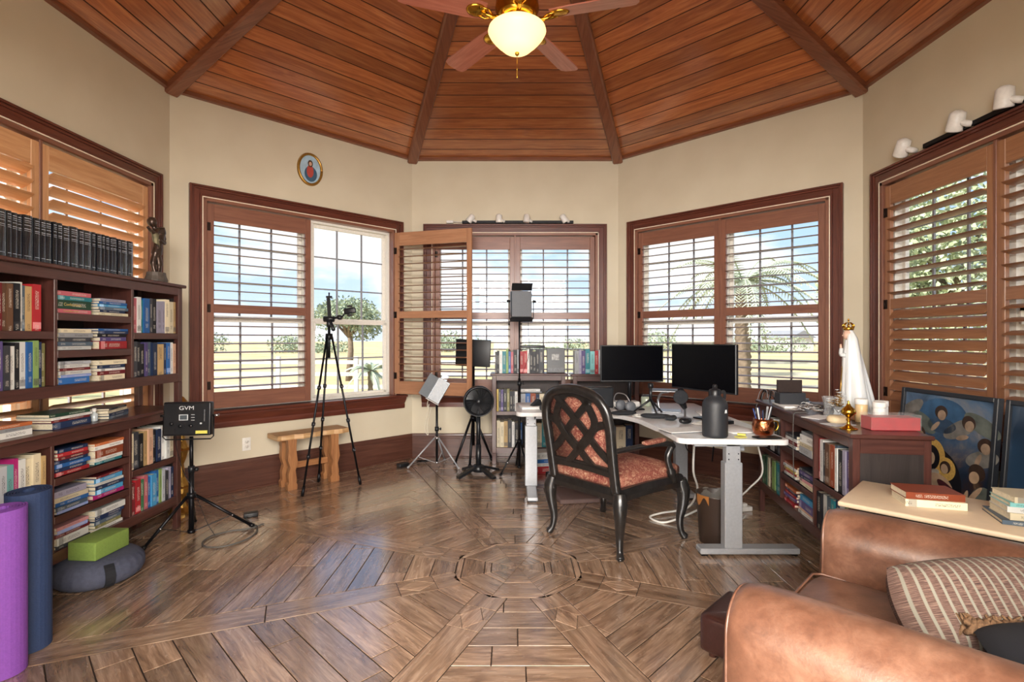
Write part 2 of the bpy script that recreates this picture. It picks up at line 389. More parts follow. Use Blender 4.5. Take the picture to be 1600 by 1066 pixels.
def shutter(W, w, tilts, mat, loc, rot=0, zz=(.75, 2.515), knob=False):
    """one panel: stiles, rails and louvres; hinge side at local x=0, closed plane y=0"""
    m = MB(); z0, z1 = zz; st = .055; th = .028; zm = 1.615
    m.box(0, st, -th/2, th/2, z0, z1, .003); m.box(w-st, w, -th/2, th/2, z0, z1, .003)
    m.box(st, w-st, -th/2+.002, th/2-.002, z1-.145, z1, .002); m.box(st, w-st, -th/2+.002, th/2-.002, z0, z0+.14, .002)
    m.box(st, w-st, -th/2+.002, th/2-.002, zm-.038, zm+.038, .002)
    for (a, b), tl in (((zm+.038, z1-.145), tilts[0]), ((z0+.14, zm-.038), tilts[1])):
        n = round((b-a)/.0785); p = (b-a)/n
        for i in range(n):
            z = a+p*(i+.5); hw = .0435
            prof = [(-hw, 0), (-hw*.6, .0045), (0, .0058), (hw*.6, .0045), (hw, 0), (hw*.6, -.0045), (0, -.0058), (-hw*.6, -.0045)]
            c, s_ = math.cos(R(tl)), math.sin(R(tl))
            m.prism([(y*c-q*s_, z+y*s_+q*c) for y, q in prof], st+.002, w-st-.002, axis='x')
    o = m.build('shutter_panel', mat, W, loc=loc, rot=rot)
    h = MB()
    for z in (z0+.2, zm, z1-.2): h.cyl((.0, -th/2-.004, z-.035), (.0, -th/2-.004, z+.035), .006, seg=8); h.box(.0, .028, -th/2-.003, -th/2, z-.035, z+.035)
    h.build('hinge', plain('dark_bronze', '#2e211b', .4, .7), o)
    return o
def glass_mat():
    t = NT('window_glass'); t.t.nodes.remove(t.b); o = t.t.nodes['Material Output']
    tr = t.n('ShaderNodeBsdfTransparent'); g = t.n('ShaderNodeBsdfGlossy'); g.inputs['Roughness'].default_value = .02; mx = t.n('ShaderNodeMixShader')
    lw = t.n('ShaderNodeLayerWeight'); lw.inputs[0].default_value = .5; pw = t.n('ShaderNodeMath', operation='POWER'); pw.inputs[1].default_value = 5; sc = t.n('ShaderNodeMath', operation='MULTIPLY_ADD'); sc.inputs[1].default_value = .5; sc.inputs[2].default_value = .03
    t.l(lw.outputs['Facing'], pw.inputs[0]); t.l(pw.outputs[0], sc.inputs[0]); t.l(sc.outputs[0], mx.inputs[0]); t.l(tr.outputs[0], mx.inputs[1]); t.l(g.outputs[0], mx.inputs[2]); t.l(mx.outputs[0], o.inputs[0]); return t.m
M_GLASS = glass_mat()
def window(n, P, ang, left, right, label=None):
    W = bpy.data.objects.new('window_%d' % n, None); COL.objects.link(W); W.location = (P[0], P[1], 0); W.rotation_euler = (0, 0, ang); W['kind'] = 'structure'
    # moulded casing, mitred, drawn as stepped frames
    m = MB()
    for (o0, o1, d) in ((.122, .105, .040), (.105, .088, .030), (.088, .045, .022), (.045, .028, .034)):
        a0, a1, b1 = U0-o0, U0-o1, Z1+o0; c1 = Z1+o1; a2, a3 = U1+o0, U1+o1
        m.box(a0, a1, -d, 0, Z0-.01, b1, .002); m.box(a3, a2, -d, 0, Z0-.01, b1, .002); m.box(a1, a3, -d, 0, c1, b1, .002)
    m.build('casing', M_CASE, W)
    m = MB(); o0, o1, d = .028, .020, .036
    m.box(U0-o0, U0-o1, -d, 0, Z0, Z1+o0); m.box(U1+o1, U1+o0, -d, 0, Z0, Z1+o0); m.box(U0-o0, U1+o0, -d, 0, Z1+o1, Z1+o0); m.build('cream_bead', M_CREAM, W)
    m = MB()
    m.box(U0-.020, U0+.010, -.034, .05, Z0, Z1+.02, .003); m.box(U1-.010, U1+.020, -.034, .05, Z0, Z1+.02, .003); m.box(U0-.02, U1+.02, -.034, .05, Z1-.008, Z1+.02, .003)
    m.box(U0+.91, U0+.93, -.02, .05, Z0, Z1, .002) if right[0] != 'open' else None
    m.build('shutter_frame', M_SHUT, W)
    # sill and apron with an ogee profile
    m = MB(); pr = [(0, -.155), (-.03, -.155), (-.034, -.12), (-.03, -.105), (-.044, -.085), (-.062, -.055), (-.068, -.04), (-.066, -.03), (-.088, -.028), (-.094, -.018), (-.088, -.004), (-.03, 0), (.05, 0), (.05, -.03), (0, -.03)]
    m.prism([(a, b+Z0) for a, b in pr], U0-.14, U1+.14, axis='x'); m.build('window_sill', M_CASE, W)
    # white double-hung sashes
    m = MB(); g = MB(); mu = MB(); y0, y1 = .05, .125; um = (U0+U1)/2
    m.box(U0, U0+.03, y0, .16, Z0, Z1); m.box(U1-.03, U1, y0, .16, Z0, Z1); m.box(U0, U1, y0, .16, Z1-.03, Z1); m.box(U0, U1, y0, .17, Z0, Z0+.03)
    m.box(um-.05, um+.05, y0+.01, .16, Z0, Z1)
    for a, b in ((U0+.03, um-.05), (um+.05, U1-.03)):
        zm = 1.535
        for (q0, q1, yy, rows) in ((zm, Z1-.03, .105, 3), (Z0+.03, zm, .08, 2)):
            s_ = .032
            m.box(a, a+s_, yy, yy+.03, q0-.018, q1, .002); m.box(b-s_, b, yy, yy+.03, q0-.018, q1, .002); m.box(a, b, yy, yy+.03, q1-s_, q1+.01, .002); m.box(a, b, yy, yy+.03, q0-.018, q0+.024, .002)
            for i in (1, 2): x = a+(b-a)*i/3; mu.box(x-.008, x+.008, yy+.008, yy+.022, q0, q1)
            for i in range(1, rows): z = q0+(q1-q0)*i/rows; mu.box(a+s_, b-s_, yy+.0085, yy+.0215, z-.007, z+.007)
            g.box(a+s_, b-s_, yy+.013, yy+.016, q0, q1)
        m.box(a+.012, a+.03, .062, .08, zm-.1, zm-.02, .003); m.box((a+b)/2-.03, (a+b)/2+.03, .06, .08, zm+.004, zm+.02, .003)
    m.build('window_frame', M_WHITE, W); mu.build('muntins', M_MUNT, W); g.build('glass', M_GLASS, W)
    pw = .904
    for side, spec in ((0, left), (1, right)):
        if spec[0] == 'none': continue
        loc = (U0+.012, 0, 0) if side == 0 else (U1-.012, 0, 0)
        if spec[0] == 'open': shutter(W, pw, spec[1:3], spec[3], (U1+.0, -.055, 0), R(180)+spec[4])
        elif side == 0: shutter(W, pw, spec[1:3], spec[3], loc)
        else: shutter(W, pw, [-x for x in spec[1:3]], spec[3], loc, R(180))
    return W
WN = ['left_rear', 'left', 'back_left', 'back', 'back_right', 'right', 'right_rear']
WP = {}
for i, nme in enumerate(WN): WP[nme] = wall(nme, i, hole=nme not in ('left_rear', 'right_rear'))
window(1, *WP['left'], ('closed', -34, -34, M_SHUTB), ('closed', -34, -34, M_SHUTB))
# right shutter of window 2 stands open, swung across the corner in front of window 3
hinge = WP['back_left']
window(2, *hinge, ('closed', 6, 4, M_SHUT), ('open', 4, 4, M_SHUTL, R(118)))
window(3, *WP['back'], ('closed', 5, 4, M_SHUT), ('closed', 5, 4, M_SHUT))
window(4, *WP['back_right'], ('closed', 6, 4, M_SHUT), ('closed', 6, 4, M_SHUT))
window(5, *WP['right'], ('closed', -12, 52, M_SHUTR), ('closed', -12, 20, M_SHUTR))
# adjoining room behind the camera
M_W2 = plain('adjoining_room_paint', '#ded3bd', .8)
m = MB(); m.box(-3.3, -3.2, -4, CY-AP, 0, 3); m.build('wall_adjoining_left', M_W2, kind='structure')
m = MB(); m.box(3.2, 3.3, -4, CY-AP, 0, 3); m.build('wall_adjoining_right', M_W2, kind='structure')
m = MB(); m.box(-3.3, 3.3, -4.1, -4, 0, 3); m.build('wall_adjoining_rear', M_W2, kind='structure')
m = MB(); m.box(-3.3, -HS-.02, CY-AP, CY-AP+.1, 0, 3); m.box(HS+.02, 3.3, CY-AP, CY-AP+.1, 0, 3); m.box(-3.3, 3.3, CY-AP-.02, CY-AP+.06, 2.7, H+.1); m.build('wall_doorway', M_W2, kind='structure')
m = MB(); m.box(-3.3, 3.3, -4.1, CY-AP, 3, 3.1); m.build('ceiling_adjoining', M_W2, kind='structure')

# ------------------------------------------------------------------ vaulted board ceiling: real boards with grooves
m = MB(); sl = (APEX-H)/AP; pitch = .1255
for k in range(8):
    ang = R(45*k); b = AP+.0
    while b > .0:
        b1 = max(b-pitch, 0); g = .004; lo, hi = b-g, b1+g
        if hi >= lo: break
        zf = lambda d: H+(AP-d)*sl
        pc = [(-lo*TAN, lo, zf(lo)), (lo*TAN, lo, zf(lo)), (hi*TAN, hi, zf(hi)), (-hi*TAN, hi, zf(hi))]
        hl, hh = b-.0005, b1+.0005
        po = [(-hl*TAN, hl, zf(hl)+.007), (hl*TAN, hl, zf(hl)+.007), (hh*TAN, hh, zf(hh)+.007), (-hh*TAN, hh, zf(hh)+.007)]
        ou, ov = random.random()*9, random.random()*9
        def tr(p): xy = rz(p[0], p[1], ang); return (CX+xy[0], CY+xy[1], p[2])
        U = lambda p: (p[0]+ou, p[1]*1.1+ov)
        # break the course in two boards at a random joint now and then
        rnd = random.random()
        m.add([tr(p) for p in pc], [(0, 1, 2, 3)], 0, False, [[U(p) for p in pc]], rnd=rnd)
        q = pc+po
        m.add([tr(p) for p in q], [(0, 1, 5, 4), (2, 3, 7, 6)], 1, False, [[U(q[i]) for i in f] for f in ((0, 1, 5, 4), (2, 3, 7, 6))], rnd=rnd)
        b = b1
    p0 = rz(-(AP+.3)*TAN, AP+.3, ang); p1 = rz((AP+.3)*TAN, AP+.3, ang)
    m.add([(CX+p0[0], CY+p0[1], H+.02-.3*sl), (CX+p1[0], CY+p1[1], H+.02-.3*sl), (CX, CY, APEX+.02)], [(0, 1, 2)], 2)
m.build('ceiling', [M_CEIL, plain('board_groove', '#4a2412', .7), M_DARK], kind='structure', fix=False)
for k in range(8):
    a = R(22.5+45*k); c, s_ = math.cos(a), math.sin(a); rc = AP/COS
    m = MB(); n = 14; d = .075; hw = .056
    # rounded lower end, then straight up the hip
    p0 = Vector((CX+c*(rc-.01), CY+s_*(rc-.01), H-.028)); p1 = Vector((CX+c*.10, CY+s_*.10, APEX-.03-.10*sl*COS))
    ch = .014
    prof = [(-hw, .05), (-hw, -.045+ch), (-hw+ch, -.045), (hw-ch, -.045), (hw, -.045+ch), (hw, .05)]
    m.strip([p0, p0.lerp(p1, .02), p0.lerp(p1, .5), p1], prof)
    m.build('ceiling_beam', M_BEAM, kind='structure')
m = MB()
for k in range(8):
    a = R(45*k); xy0 = rz(-(AP-.0)*TAN, AP, a); xy1 = rz(AP*TAN, AP, a)
    m.strip([(CX+xy0[0], CY+xy0[1], H-.012), (CX+xy1[0], CY+xy1[1], H-.012)], [(-.03, -.012), (.0, -.018), (.03, -.012), (.03, .02), (-.03, .02)])
m.build('trim_1', M_BEAM, kind='structure')
# ================================================================== OUTDOORS
t = NT('dry_grass_ground'); v = t.mapping('Object'); a = t.noise(v, .12, 6, .6); b = t.noise(v, 3.5, 6, .7)
c = t.ramp(a.outputs['Fac'], [(.35, hx('#9aa070')), (.5, hx('#c2ad80')), (.65, hx('#c9b58f'))]); c = t.mix(.5, c, b.outputs['Fac'], 'SOFT_LIGHT')
t.l(c, t.b.inputs['Base Color']); t.b.inputs['Roughness'].default_value = .95; M_GRASS = t.m
m = MB(); m.box(-260, 260, CY-40, 420, -.75, -.55); m.build('ground', M_GRASS, kind='structure', loc=(0, 0, 0))
def leafmat(name, c1, c2):
    t = NT(name); v = t.mapping('Object'); a = t.noise(v, 1.4, 5, .6); t.l(t.ramp(a.outputs['Fac'], [(.3, hx(c1)), (.7, hx(c2))]), t.b.inputs['Base Color'])
    t.b.inputs['Roughness'].default_value = .6; t.b.inputs['Subsurface Weight'].default_value = 0; return t.m
M_LEAF = leafmat('olive_leaves', '#78886e', '#a3b094'); M_LEAF2 = leafmat('bright_leaves', '#93a47c', '#c3ccae'); M_PALM = leafmat('palm_fronds', '#93a08a', '#bcc4ae')  # foliage colours paled to carry outdoor haze and glare
M_BARK = plain('grey_bark', '#77695a', .9, nscale=12, nstr=.2, var=.25)
def cloud_leaves(m, c, r, n, sz, rs, squash=.7):
    for _ in range(n):
        while True:
            d = Vector((rs.uniform(-1, 1), rs.uniform(-1, 1), rs.uniform(-1, 1)))
            if .2 < d.length < 1: break
        p = Vector(c)+Vector((d.x*r, d.y*r, d.z*r*squash)); a = Vector((rs.uniform(-1, 1), rs.uniform(-1, 1), rs.uniform(-1, 1))).normalized()*sz
        b = a.cross(Vector((rs.uniform(-1, 1), rs.uniform(-1, 1), rs.uniform(-1, 1)))).normalized()*sz*.5
        m.add([p-a, p-b*.9, p+a, p+b], [(0, 1, 2, 3)], 0, False, [[(0, 0)]*4], rnd=.5)
def tree(name, loc, h, r, label, mat, seed, n=2600, sz=.13, trunk=.14, squash=.75, cat='tree', group=None):
    rs = random.Random(seed); T = thing(name, loc, 0, label, cat, group)
    m = MB(); zc = h-r*squash
    m.tube([(0, 0, 0), (.05*r, 0, zc*.5), (0, .04*r, zc)], [trunk, trunk*.8, trunk*.6], 8)
    blobs = []
    for k in range(9):
        an = 6.28*k/9+rs.uniform(-.3, .3); q = rs.uniform(.35, .68)*r; z = zc+rs.uniform(-.35, .45)*r*squash
        e = Vector((math.cos(an)*q, math.sin(an)*q, z)); blobs.append((e, r*rs.uniform(.36, .5)))
        m.tube([(0, 0, zc*.72), Vector((e.x*.5, e.y*.5, (zc*.8+e.z)/2)), e], [trunk*.5, trunk*.3, .02], 6)
    blobs.append((Vector((0, 0, zc+.2*r)), r*.6)); m.build('trunk', M_BARK, T)
    f = MB()
    for e, q in blobs: cloud_leaves(f, e, q, n//10, sz, rs, squash)
    f.build('foliage', mat, T, fix=False); return T
GZ = -.55
tree('live_oak', (-7.45, 23.5, GZ), 4.0, 1.85, 'wide grey-green tree in the field seen through the unshuttered window pane', M_LEAF, 3, 7000, .075, .16, .66)
tree('live_oak', (11.5, 13.8, GZ), 6.9, 3.4, 'tree with bright leaves right outside the right wall window', M_LEAF2, 5, 12000, .10, .2, .95)
for i, (x, y, h, r) in enumerate([(-46, 70, 5, 7), (-30, 74, 4, 7), (-10, 80, 4.5, 7), (6, 86, 4.2, 7), (21, 80, 5, 7), (36, 76, 4.3, 7), (51, 71, 5.5, 7), (65, 61, 5, 7), (79, 50, 6, 7), (-62, 62, 5, 8)]):
    tree('distant_tree', (x, y, GZ), h*.72, r, None, M_LEAF, 20+i, 2600, .24, .3, .45)
DT = sorted([o for o in COL.objects if o.name.startswith('distant_tree')], key=lambda o: o.location.x/o.location.y)
for i, o in enumerate(DT):
    tag(o, '%s low dark tree from the left in the far tree line on the horizon' % ['first', 'second', 'third', 'fourth', 'fifth', 'sixth', 'seventh', 'eighth', 'ninth', 'tenth'][i], 'tree', 'trees on the horizon')
def frond(m, base, an, L, droop, rs, ns=26, w=.34):
    pts = []; c, s_ = math.cos(an), math.sin(an)
    for i in range(ns+1):
        u = i/ns; pts.append(Vector((base[0]+c*L*u*(1-.12*u), base[1]+s_*L*u*(1-.12*u), base[2]+L*(droop[0]*u-droop[1]*u*u))))
    m.tube(pts[::3]+[pts[-1]], .018, 5)
    for i in range(2, ns+1):
        t = (pts[i]-pts[i-1]).normalized(); sd = t.cross(Vector((0, 0, 1))).normalized(); q = w*L*.28*math.sin(math.pi*min(1, .18+.85*i/ns))+.05
        for sg in (-1, 1):
            tip = pts[i]+sd*sg*q+t*q*.6-Vector((0, 0, q*.35)); p = pts[i]; m.add([p-t*.025, tip, p+t*.025], [(0, 1, 2)], 0, False, [[(0, 0)]*3], rnd=.5)
def palm(name, loc, h, L, n, label, seed, tr=.2):
    rs = random.Random(seed); T = thing(name, loc, 0, label, 'palm tree')
    m = MB(); prof = []
    for i in range(int(h/.16)+1): prof += [(tr*1.1, i*.16), (tr*.92, i*.16+.1)]
    m.lathe(prof, seg=12); m.build('trunk', M_BARK, T)
    f = MB()
    for k in range(n):
        a = 6.28*k/n*2.4+rs.uniform(-.2, .2); q = rs.random(); frond(f, (0, 0, h), a, L*rs.uniform(.8, 1.05), (1.05-1.1*q, .55+.35*rs.random()), rs)
    f.build('fronds', M_PALM, T, fix=False)
palm('palm_tree', (5.95, 13.4, GZ), 3.35, 2.4, 40, 'large palm with arching fronds beyond the back right window', 8, .19)
palm('young_palm', (-3.95, 14.3, GZ), 1.0, .8, 22, 'small palm beside the fence beyond the unshuttered pane', 9, .07)
# white rail fence in the field
M_FW = plain('weathered_white_paint', '#d8d6d0', .7)
T = thing('rail_fence', (0, 16.2, GZ), 0, 'pale rail fence crossing the dry field outside the back windows', 'fence')
m = MB()
for z in (.35, .75, 1.12): m.box(-22, 22, -.02, .02, z, z+.11)
m.build('rail', M_FW, T)
for i in range(19): q = MB(); q.box(-22.05+i*2.44, -21.93+i*2.44, -.06, .06, 0, 1.35, .01); q.build('post', M_FW, T)
m = MB(); m.box(-3, 3, 0, 5, 0, 2.1); m.prism([(-3.4, 2.1), (3.4, 2.1), (0, 3.3)], -.3, 5.3, axis='y', mi=1)
m.build('farm_shed', [M_FW, plain('grey_roof', '#8d8f92', .7)], loc=(46, 82, GZ), rot=.5, label='small white shed far out in the field beyond the back right window', cat='shed')
# ================================================================== BOOKCASES AND BOOKS
M_BC = wood('dark_mahogany_shelf', '#3c221e', '#4d2d27', '#5e3a33', rough=.35, coat=.25, gs=1., var=.05)
M_BCE = wood('charcoal_end_panel', '#2a2524', '#332d2c', '#3d3634', rough=.45, coat=.1, var=.04)
M_BCB = wood('shelf_back_panel', '#241613', '#2e1c17', '#38231d', rough=.5, var=.03)
def bookcase(name, loc, rot, W, D, Hh, leg, cols, label, endframe=True):
    """origin: front left foot; local x along the front, y into the depth. cols: [(x0, x1, [shelf tops])]"""
    T = thing(name, loc, rot, label, 'bookcase'); st = .045; top = Hh-.022; rail = .055
    m = MB(); m.box(-.02, W+.02, -.02, D+.005, top, Hh, .005); m.build('top_board', M_BC, T)
    m = MB()
    for x0, x1 in ((0, st), (W-st, W)):
        for y0, y1 in ((0, .035), (D-.035, D)): 
            q = MB(); q.box(x0, x1, y0, y1, 0, leg, .003); q.build('leg', M_BC, T); m.box(x0, x1, y0, y1, leg, top, .003)
        xa, xb = (x0, x0+.018) if x0 == 0 else (x1-.018, x1)
        m.box(xa+.004, xb-.004, .035, D-.035, leg+.04, top, mi=1); m.box(xa, xb, .035, D-.035, top-.075, top); m.box(xa, xb, .035, D-.035, leg, leg+.06)
    m.box(st, W-st, 0, .022, top-rail, top, .002); m.box(st, W-st, 0, .022, leg, leg+.06, .002); m.build('frame', [M_BC, M_BCE], T)
    m = MB(); m.box(.018, W-.018, D-.012, D-.004, leg+.03, top); m.build('back_panel', M_BCB, T)
    m = MB(); m.box(.018, W-.018, .022, D-.012, leg+.04, leg+.06); m.build('bottom_shelf', M_BC, T)
    for i, (x0, x1, sh) in enumerate(cols):
        if i: px = cols[i-1][1]; m = MB(); m.box(px, x0, .004, D-.012, leg+.06, top-rail+.03, .002); m.build('divider', M_BC, T)
        for z in sh: m = MB(); m.box(x0 if i else .018, x1 if i < len(cols)-1 else W-.018, .006, D-.012, z-.02, z, 0); m.box(x0, x1, .004, .024, z-.04, z, .002); m.build('shelf', M_BC, T)
    return T
PAL = dict(white='#dcdcd8', cream='#d9cdb0', tan='#b79a6b', brown='#5f4331', black='#1d1d22', charcoal='#3b3c42', grey='#8b8d90', silver='#b9bcc2', slate='#51606f', navy='#22304f', blue='#2c5f9e',
           sky='#4f9fd0', teal='#2f7e88', green='#3f6b4a', lime='#7f9a5c', olive='#7e7a4c', yellow='#c9ae5c', orange='#c06c40', red='#a52a30', maroon='#6d2429', rose='#b5606a', pink='#d79a9c', magenta='#b02a72',
           purple='#56497a', lavender='#a09cb0', periwinkle='#8796c8', peach='#d9ae92', rust='#8e452c', aqua='#7cb8b8')
FULL = {'darkgreen': '#23402f'}
PAL.update(FULL); PW = {'darkgreen': 'dark green', 'lime': 'lime green', 'sky': 'sky blue', 'slate': 'slate blue', 'silver': 'silver grey', 'periwinkle': 'pale violet blue', 'navy': 'navy blue', 'aqua': 'pale aqua'}
LIGHT = ('white', 'cream', 'tan', 'silver', 'grey', 'yellow', 'peach', 'pink', 'lavender', 'lime', 'aqua')
def bookmat(c):
    k = 'book_'+c
    if k in MATS: return MATS[k]
    t = NT(k); base = hx(PAL[c]); ink = hx('#3a3236') if c in LIGHT else hx('#d8d2c4')
    uvn = t.n('ShaderNodeUVMap'); sp = t.n('ShaderNodeSeparateXYZ'); t.l(uvn.outputs[0], sp.inputs[0])
    info = t.n('ShaderNodeObjectInfo')
    mp = t.n('ShaderNodeVectorMath', operation='MULTIPLY'); mp.inputs[1].default_value = (6, 105, 1); t.l(uvn.outputs[0], mp.inputs[0])
    ad = t.n('ShaderNodeVectorMath', operation='ADD'); t.l(mp.outputs[0], ad.inputs[0]); t.l(info.outputs['Random'], ad.inputs[1])
    wv = t.n('ShaderNodeTexNoise'); wv.noise_dimensions = '2D'; wv.inputs['Scale'].default_value = 1; wv.inputs['Detail'].default_value = 1; t.l(ad.outputs[0], wv.inputs['Vector'])
    def m(op, a, b):
        q = t.n('ShaderNodeMath', operation=op)
        for i, v in enumerate((a, b)):
            if hasattr(v, 'is_linked'): t.l(v, q.inputs[i])
            else: q.inputs[i].default_value = v
        return q.outputs[0]
    txt = m('MULTIPLY', m('GREATER_THAN', wv.outputs['Fac'], .54), .75)
    inx = m('LESS_THAN', m('ABSOLUTE', m('SUBTRACT', sp.outputs[0], .5), 0), .22)
    # two blocks of lettering whose place differs from book to book
    r1 = m('MULTIPLY', info.outputs['Random'], .2); iny = m('LESS_THAN', m('ABSOLUTE', m('SUBTRACT', sp.outputs[1], m('ADD', r1, .5)), 0), .2)
    iny2 = m('LESS_THAN', m('ABSOLUTE', m('SUBTRACT', sp.outputs[1], m('SUBTRACT', .24, r1)), 0), .06)
    mask = m('MULTIPLY', m('MULTIPLY', txt, inx), m('MAXIMUM', iny, iny2))
    # colour band at head or foot of some spines
    rb = m('GREATER_THAN', m('FRACT', m('MULTIPLY', info.outputs['Random'], 7.3), 0), .62); band = m('MULTIPLY', rb, m('LESS_THAN', m('ABSOLUTE', m('SUBTRACT', sp.outputs[1], .12), 0), .07))
    hs = t.n('ShaderNodeHueSaturation'); hs.inputs['Color'].default_value = base; mr = t.n('ShaderNodeMapRange'); mr.inputs['To Min'].default_value = .78; mr.inputs['To Max'].default_value = 1.2
    t.l(info.outputs['Random'], mr.inputs[0]); t.l(mr.outputs[0], hs.inputs['Value'])
    hs2 = t.n('ShaderNodeHueSaturation'); hs2.inputs['Value'].default_value = .5 if c in LIGHT else 2.0; hs2.inputs['Saturation'].default_value = .7; t.l(hs.outputs[0], hs2.inputs['Color'])
    c1 = t.mix(band, hs.outputs[0], hs2.outputs[0]); t.l(t.mix(mask, c1, ink), t.b.inputs['Base Color'])
    t.b.inputs['Roughness'].default_value = .42; t.b.inputs['Specular IOR Level'].default_value = .3; MATS[k] = t.m; return t.m
M_PAGE = plain('book_pages', '#d8cdb4', .8, nscale=180, var=.12)
def book_mesh(c, t, h, d, pages_child=False, rounded=False):
    """spine on y=0 facing -y; x thickness, z height, y depth"""
    m = MB(); N = [(-9, -9)]*4; b = .0022 if t > .008 else .0012
    x0, x1 = -t/2, t/2
    def bx(a, b_, c_, d_, e, f, mi, spine=False):
        vs = [(a, c_, e), (b_, c_, e), (b_, d_, e), (a, d_, e), (a, c_, f), (b_, c_, f), (b_, d_, f), (a, d_, f)]
        fs = [(0, 3, 2, 1), (4, 5, 6, 7), (0, 1, 5, 4), (2, 3, 7, 6), (0, 4, 7, 3), (1, 2, 6, 5)]
        uv = [N]*6
        if spine: uv = list(uv); uv[2] = [(0, 0), (1, 0), (1, 1), (0, 1)]
        if spine and mi == 0: uv[5] = N
        m.add(vs, fs, mi, False, uv, rnd=.5)
    if rounded and t > .02:
        n = 6; pr = [(x0+(x1-x0)*i/n, -.006*math.sin(math.pi*i/n)) for i in range(n+1)]
        vs = [(x, y, 0) for x, y in pr]+[(x, y, h) for x, y in pr]; k = n+1
        m.add(vs, [(i, i+1, k+i+1, k+i) for i in range(n)], 0, True, [[(i/n, 0), ((i+1)/n, 0), ((i+1)/n, 1), (i/n, 1)] for i in range(n)], rnd=.5)
        m.add(vs, [tuple(range(k))[::-1], tuple(range(k, 2*k))], 0, False, [[(-9, -9)]*k]*2, rnd=.5)
        bx(x0, x1, 0, b, 0, h, 0)
    else: bx(x0, x1, 0, b, 0, h, 0, True)
    bx(x0, x0+b, b, d, 0, h, 0); bx(x1-b, x1, b, d, 0, h, 0)
    pg = MB(); g = .003
    if not pages_child: bx(x0+b, x1-b, b, d-g, g, h-g, 1)
    else: pg.box(x0+b, x1-b, b, d-g, g, h-g)
    return m, (pg if pages_child else None)
ORD = ['first', 'second', 'third', 'fourth', 'fifth', 'sixth', 'seventh', 'eighth', 'ninth', 'tenth', 'eleventh', 'twelfth', 'thirteenth', 'fourteenth', 'fifteenth', 'sixteenth', 'seventeenth', 'eighteenth', 'nineteenth', 'twentieth', 'twenty-first', 'twenty-second', 'twenty-third', 'twenty-fourth']
def cname(c): return PW.get(c, c)
BC = {}
def frame_of(loc, rot): return Matrix.Translation(loc) @ Matrix.Rotation(rot, 4, 'Z')
def place_book(c, t, h, d, M, label, group, pages_child=False, rounded=False, name='book'):
    m, pg = book_mesh(c, t, h, d, pages_child, rounded)
    o = m.build(name, [bookmat(c), M_PAGE], None, label=label, cat='book', group=group, fix=False); o.matrix_world = M
    if pg: pg.build('page_block', M_PAGE, o)
    return o
def row(F, x0, x1, z, maxh, spec, place, depth=(.13, .19), hr=(.8, .97), yoff=.012, seed=0, group=None, lean=None, rounded=False, hs=None, slack=.004):
    """upright books from left to right filling x0..x1 of the frame F"""
    rs = random.Random(seed or hash(place) % 999); spec = spec.split()
    ws = [rs.uniform(.7, 1.5) for _ in spec]; ws = [w*(1.8 if s.endswith('!') else 1) for w, s in zip(ws, spec)]; spec = [s.rstrip('!') for s in spec]
    tot = sum(ws); sc = (x1-x0-slack)/tot; x = x0; cnt = {}; out = []
    for i, (c, w_) in enumerate(zip(spec, ws)):
        t = w_*sc; h = maxh*rs.uniform(*hr); d = rs.uniform(*depth); y = yoff+rs.uniform(0, .016)
        cnt[c] = cnt.get(c, 0)+1
        n = spec.count(c)
        lab = ('%s %s book upright %s' % (cname(c), 'spined', place)) if n == 1 else '%s %s book from the left %s' % (ORD[cnt[c]-1], cname(c), place)
        lab = lab.replace('spined book upright', 'book upright')
        M = F @ Matrix.Translation((x+t/2, y, z+.0005)); ln = (lean or {}).get(i, 0)
        out.append(place_book(c, t-.0012, h, d, M, lab, group or 'books '+place, rounded=rounded)); x += t
    return out
def stack(F, xc, z, spec, place, L=(.19, .235), D=(.14, .17), T=(.014, .026), yoff=.015, seed=0, group=None, maxz=None, pages=False, rot=0, jit=.03, unc=True):
    """flat books, listed from the bottom up, spines to the front"""
    rs = random.Random(seed or hash(place) % 999); spec = spec.split(); ts = [rs.uniform(*T)*(2.0 if s.endswith('!') else 1) for s in spec]; spec = [s.rstrip('!') for s in spec]
    if maxz:
        k = (maxz-z-.006)/sum(ts)
        if k < 1: ts = [t*k for t in ts]
    cnt = {}; zz = z+.0006; n = len(spec); out = []
    for i, (c, t) in enumerate(zip(spec, ts)):
        l = rs.uniform(*L); d = rs.uniform(*D); cnt[c] = cnt.get(c, 0)+1; tot = spec.count(c)
        if i == n-1: wh = 'topmost'
        elif i == 0: wh = 'bottom'
        else: wh = None
        if tot == 1: lab = '%s book lying flat %s' % (cname(c), place)
        elif wh: lab = '%s %s book %s' % (wh, cname(c), place)
        else: lab = '%s %s book from the bottom %s' % (ORD[cnt[c]-1], cname(c), place)
        # book on its side: thickness -> z, height -> x
        B = Matrix(((0, 0, 1, 0), (0, 1, 0, 0), (-1, 0, 0, 0), (0, 0, 0, 1)))
        M = F @ Matrix.Translation((xc+rs.uniform(-.006, .006), yoff+rs.uniform(0, .012), zz+t/2)) @ Matrix.Rotation(rot+rs.uniform(-jit, jit), 4, 'Z') @ Matrix.Translation((-l/2, 0, 0)) @ B
        out.append(place_book(c, t-.0008, l, d, M, lab, group or 'books '+place, pages_child=(pages and i >= n-1))); zz += t
    return zz, out
UNIT = [(.045, .455, [.52]), (.475, 1.005, [.42, .62]), (1.025, 1.455, [.52])]
AL = R(90)
LO = (-2.415, 2.22, 0); UP = (-2.425, 2.25, .87)
bookcase('bookcase', LO, AL, 1.5, .32, .87, .175, UNIT, 'dark mahogany bookcase standing on the floor under its stacked twin at left wall')
bookcase('bookcase', UP, AL, 1.5, .32, .87, .175, UNIT, 'dark mahogany bookcase stacked on another, black volumes along its top')
RA = R(-98.8); RO = (1.92, 4.10, 0)
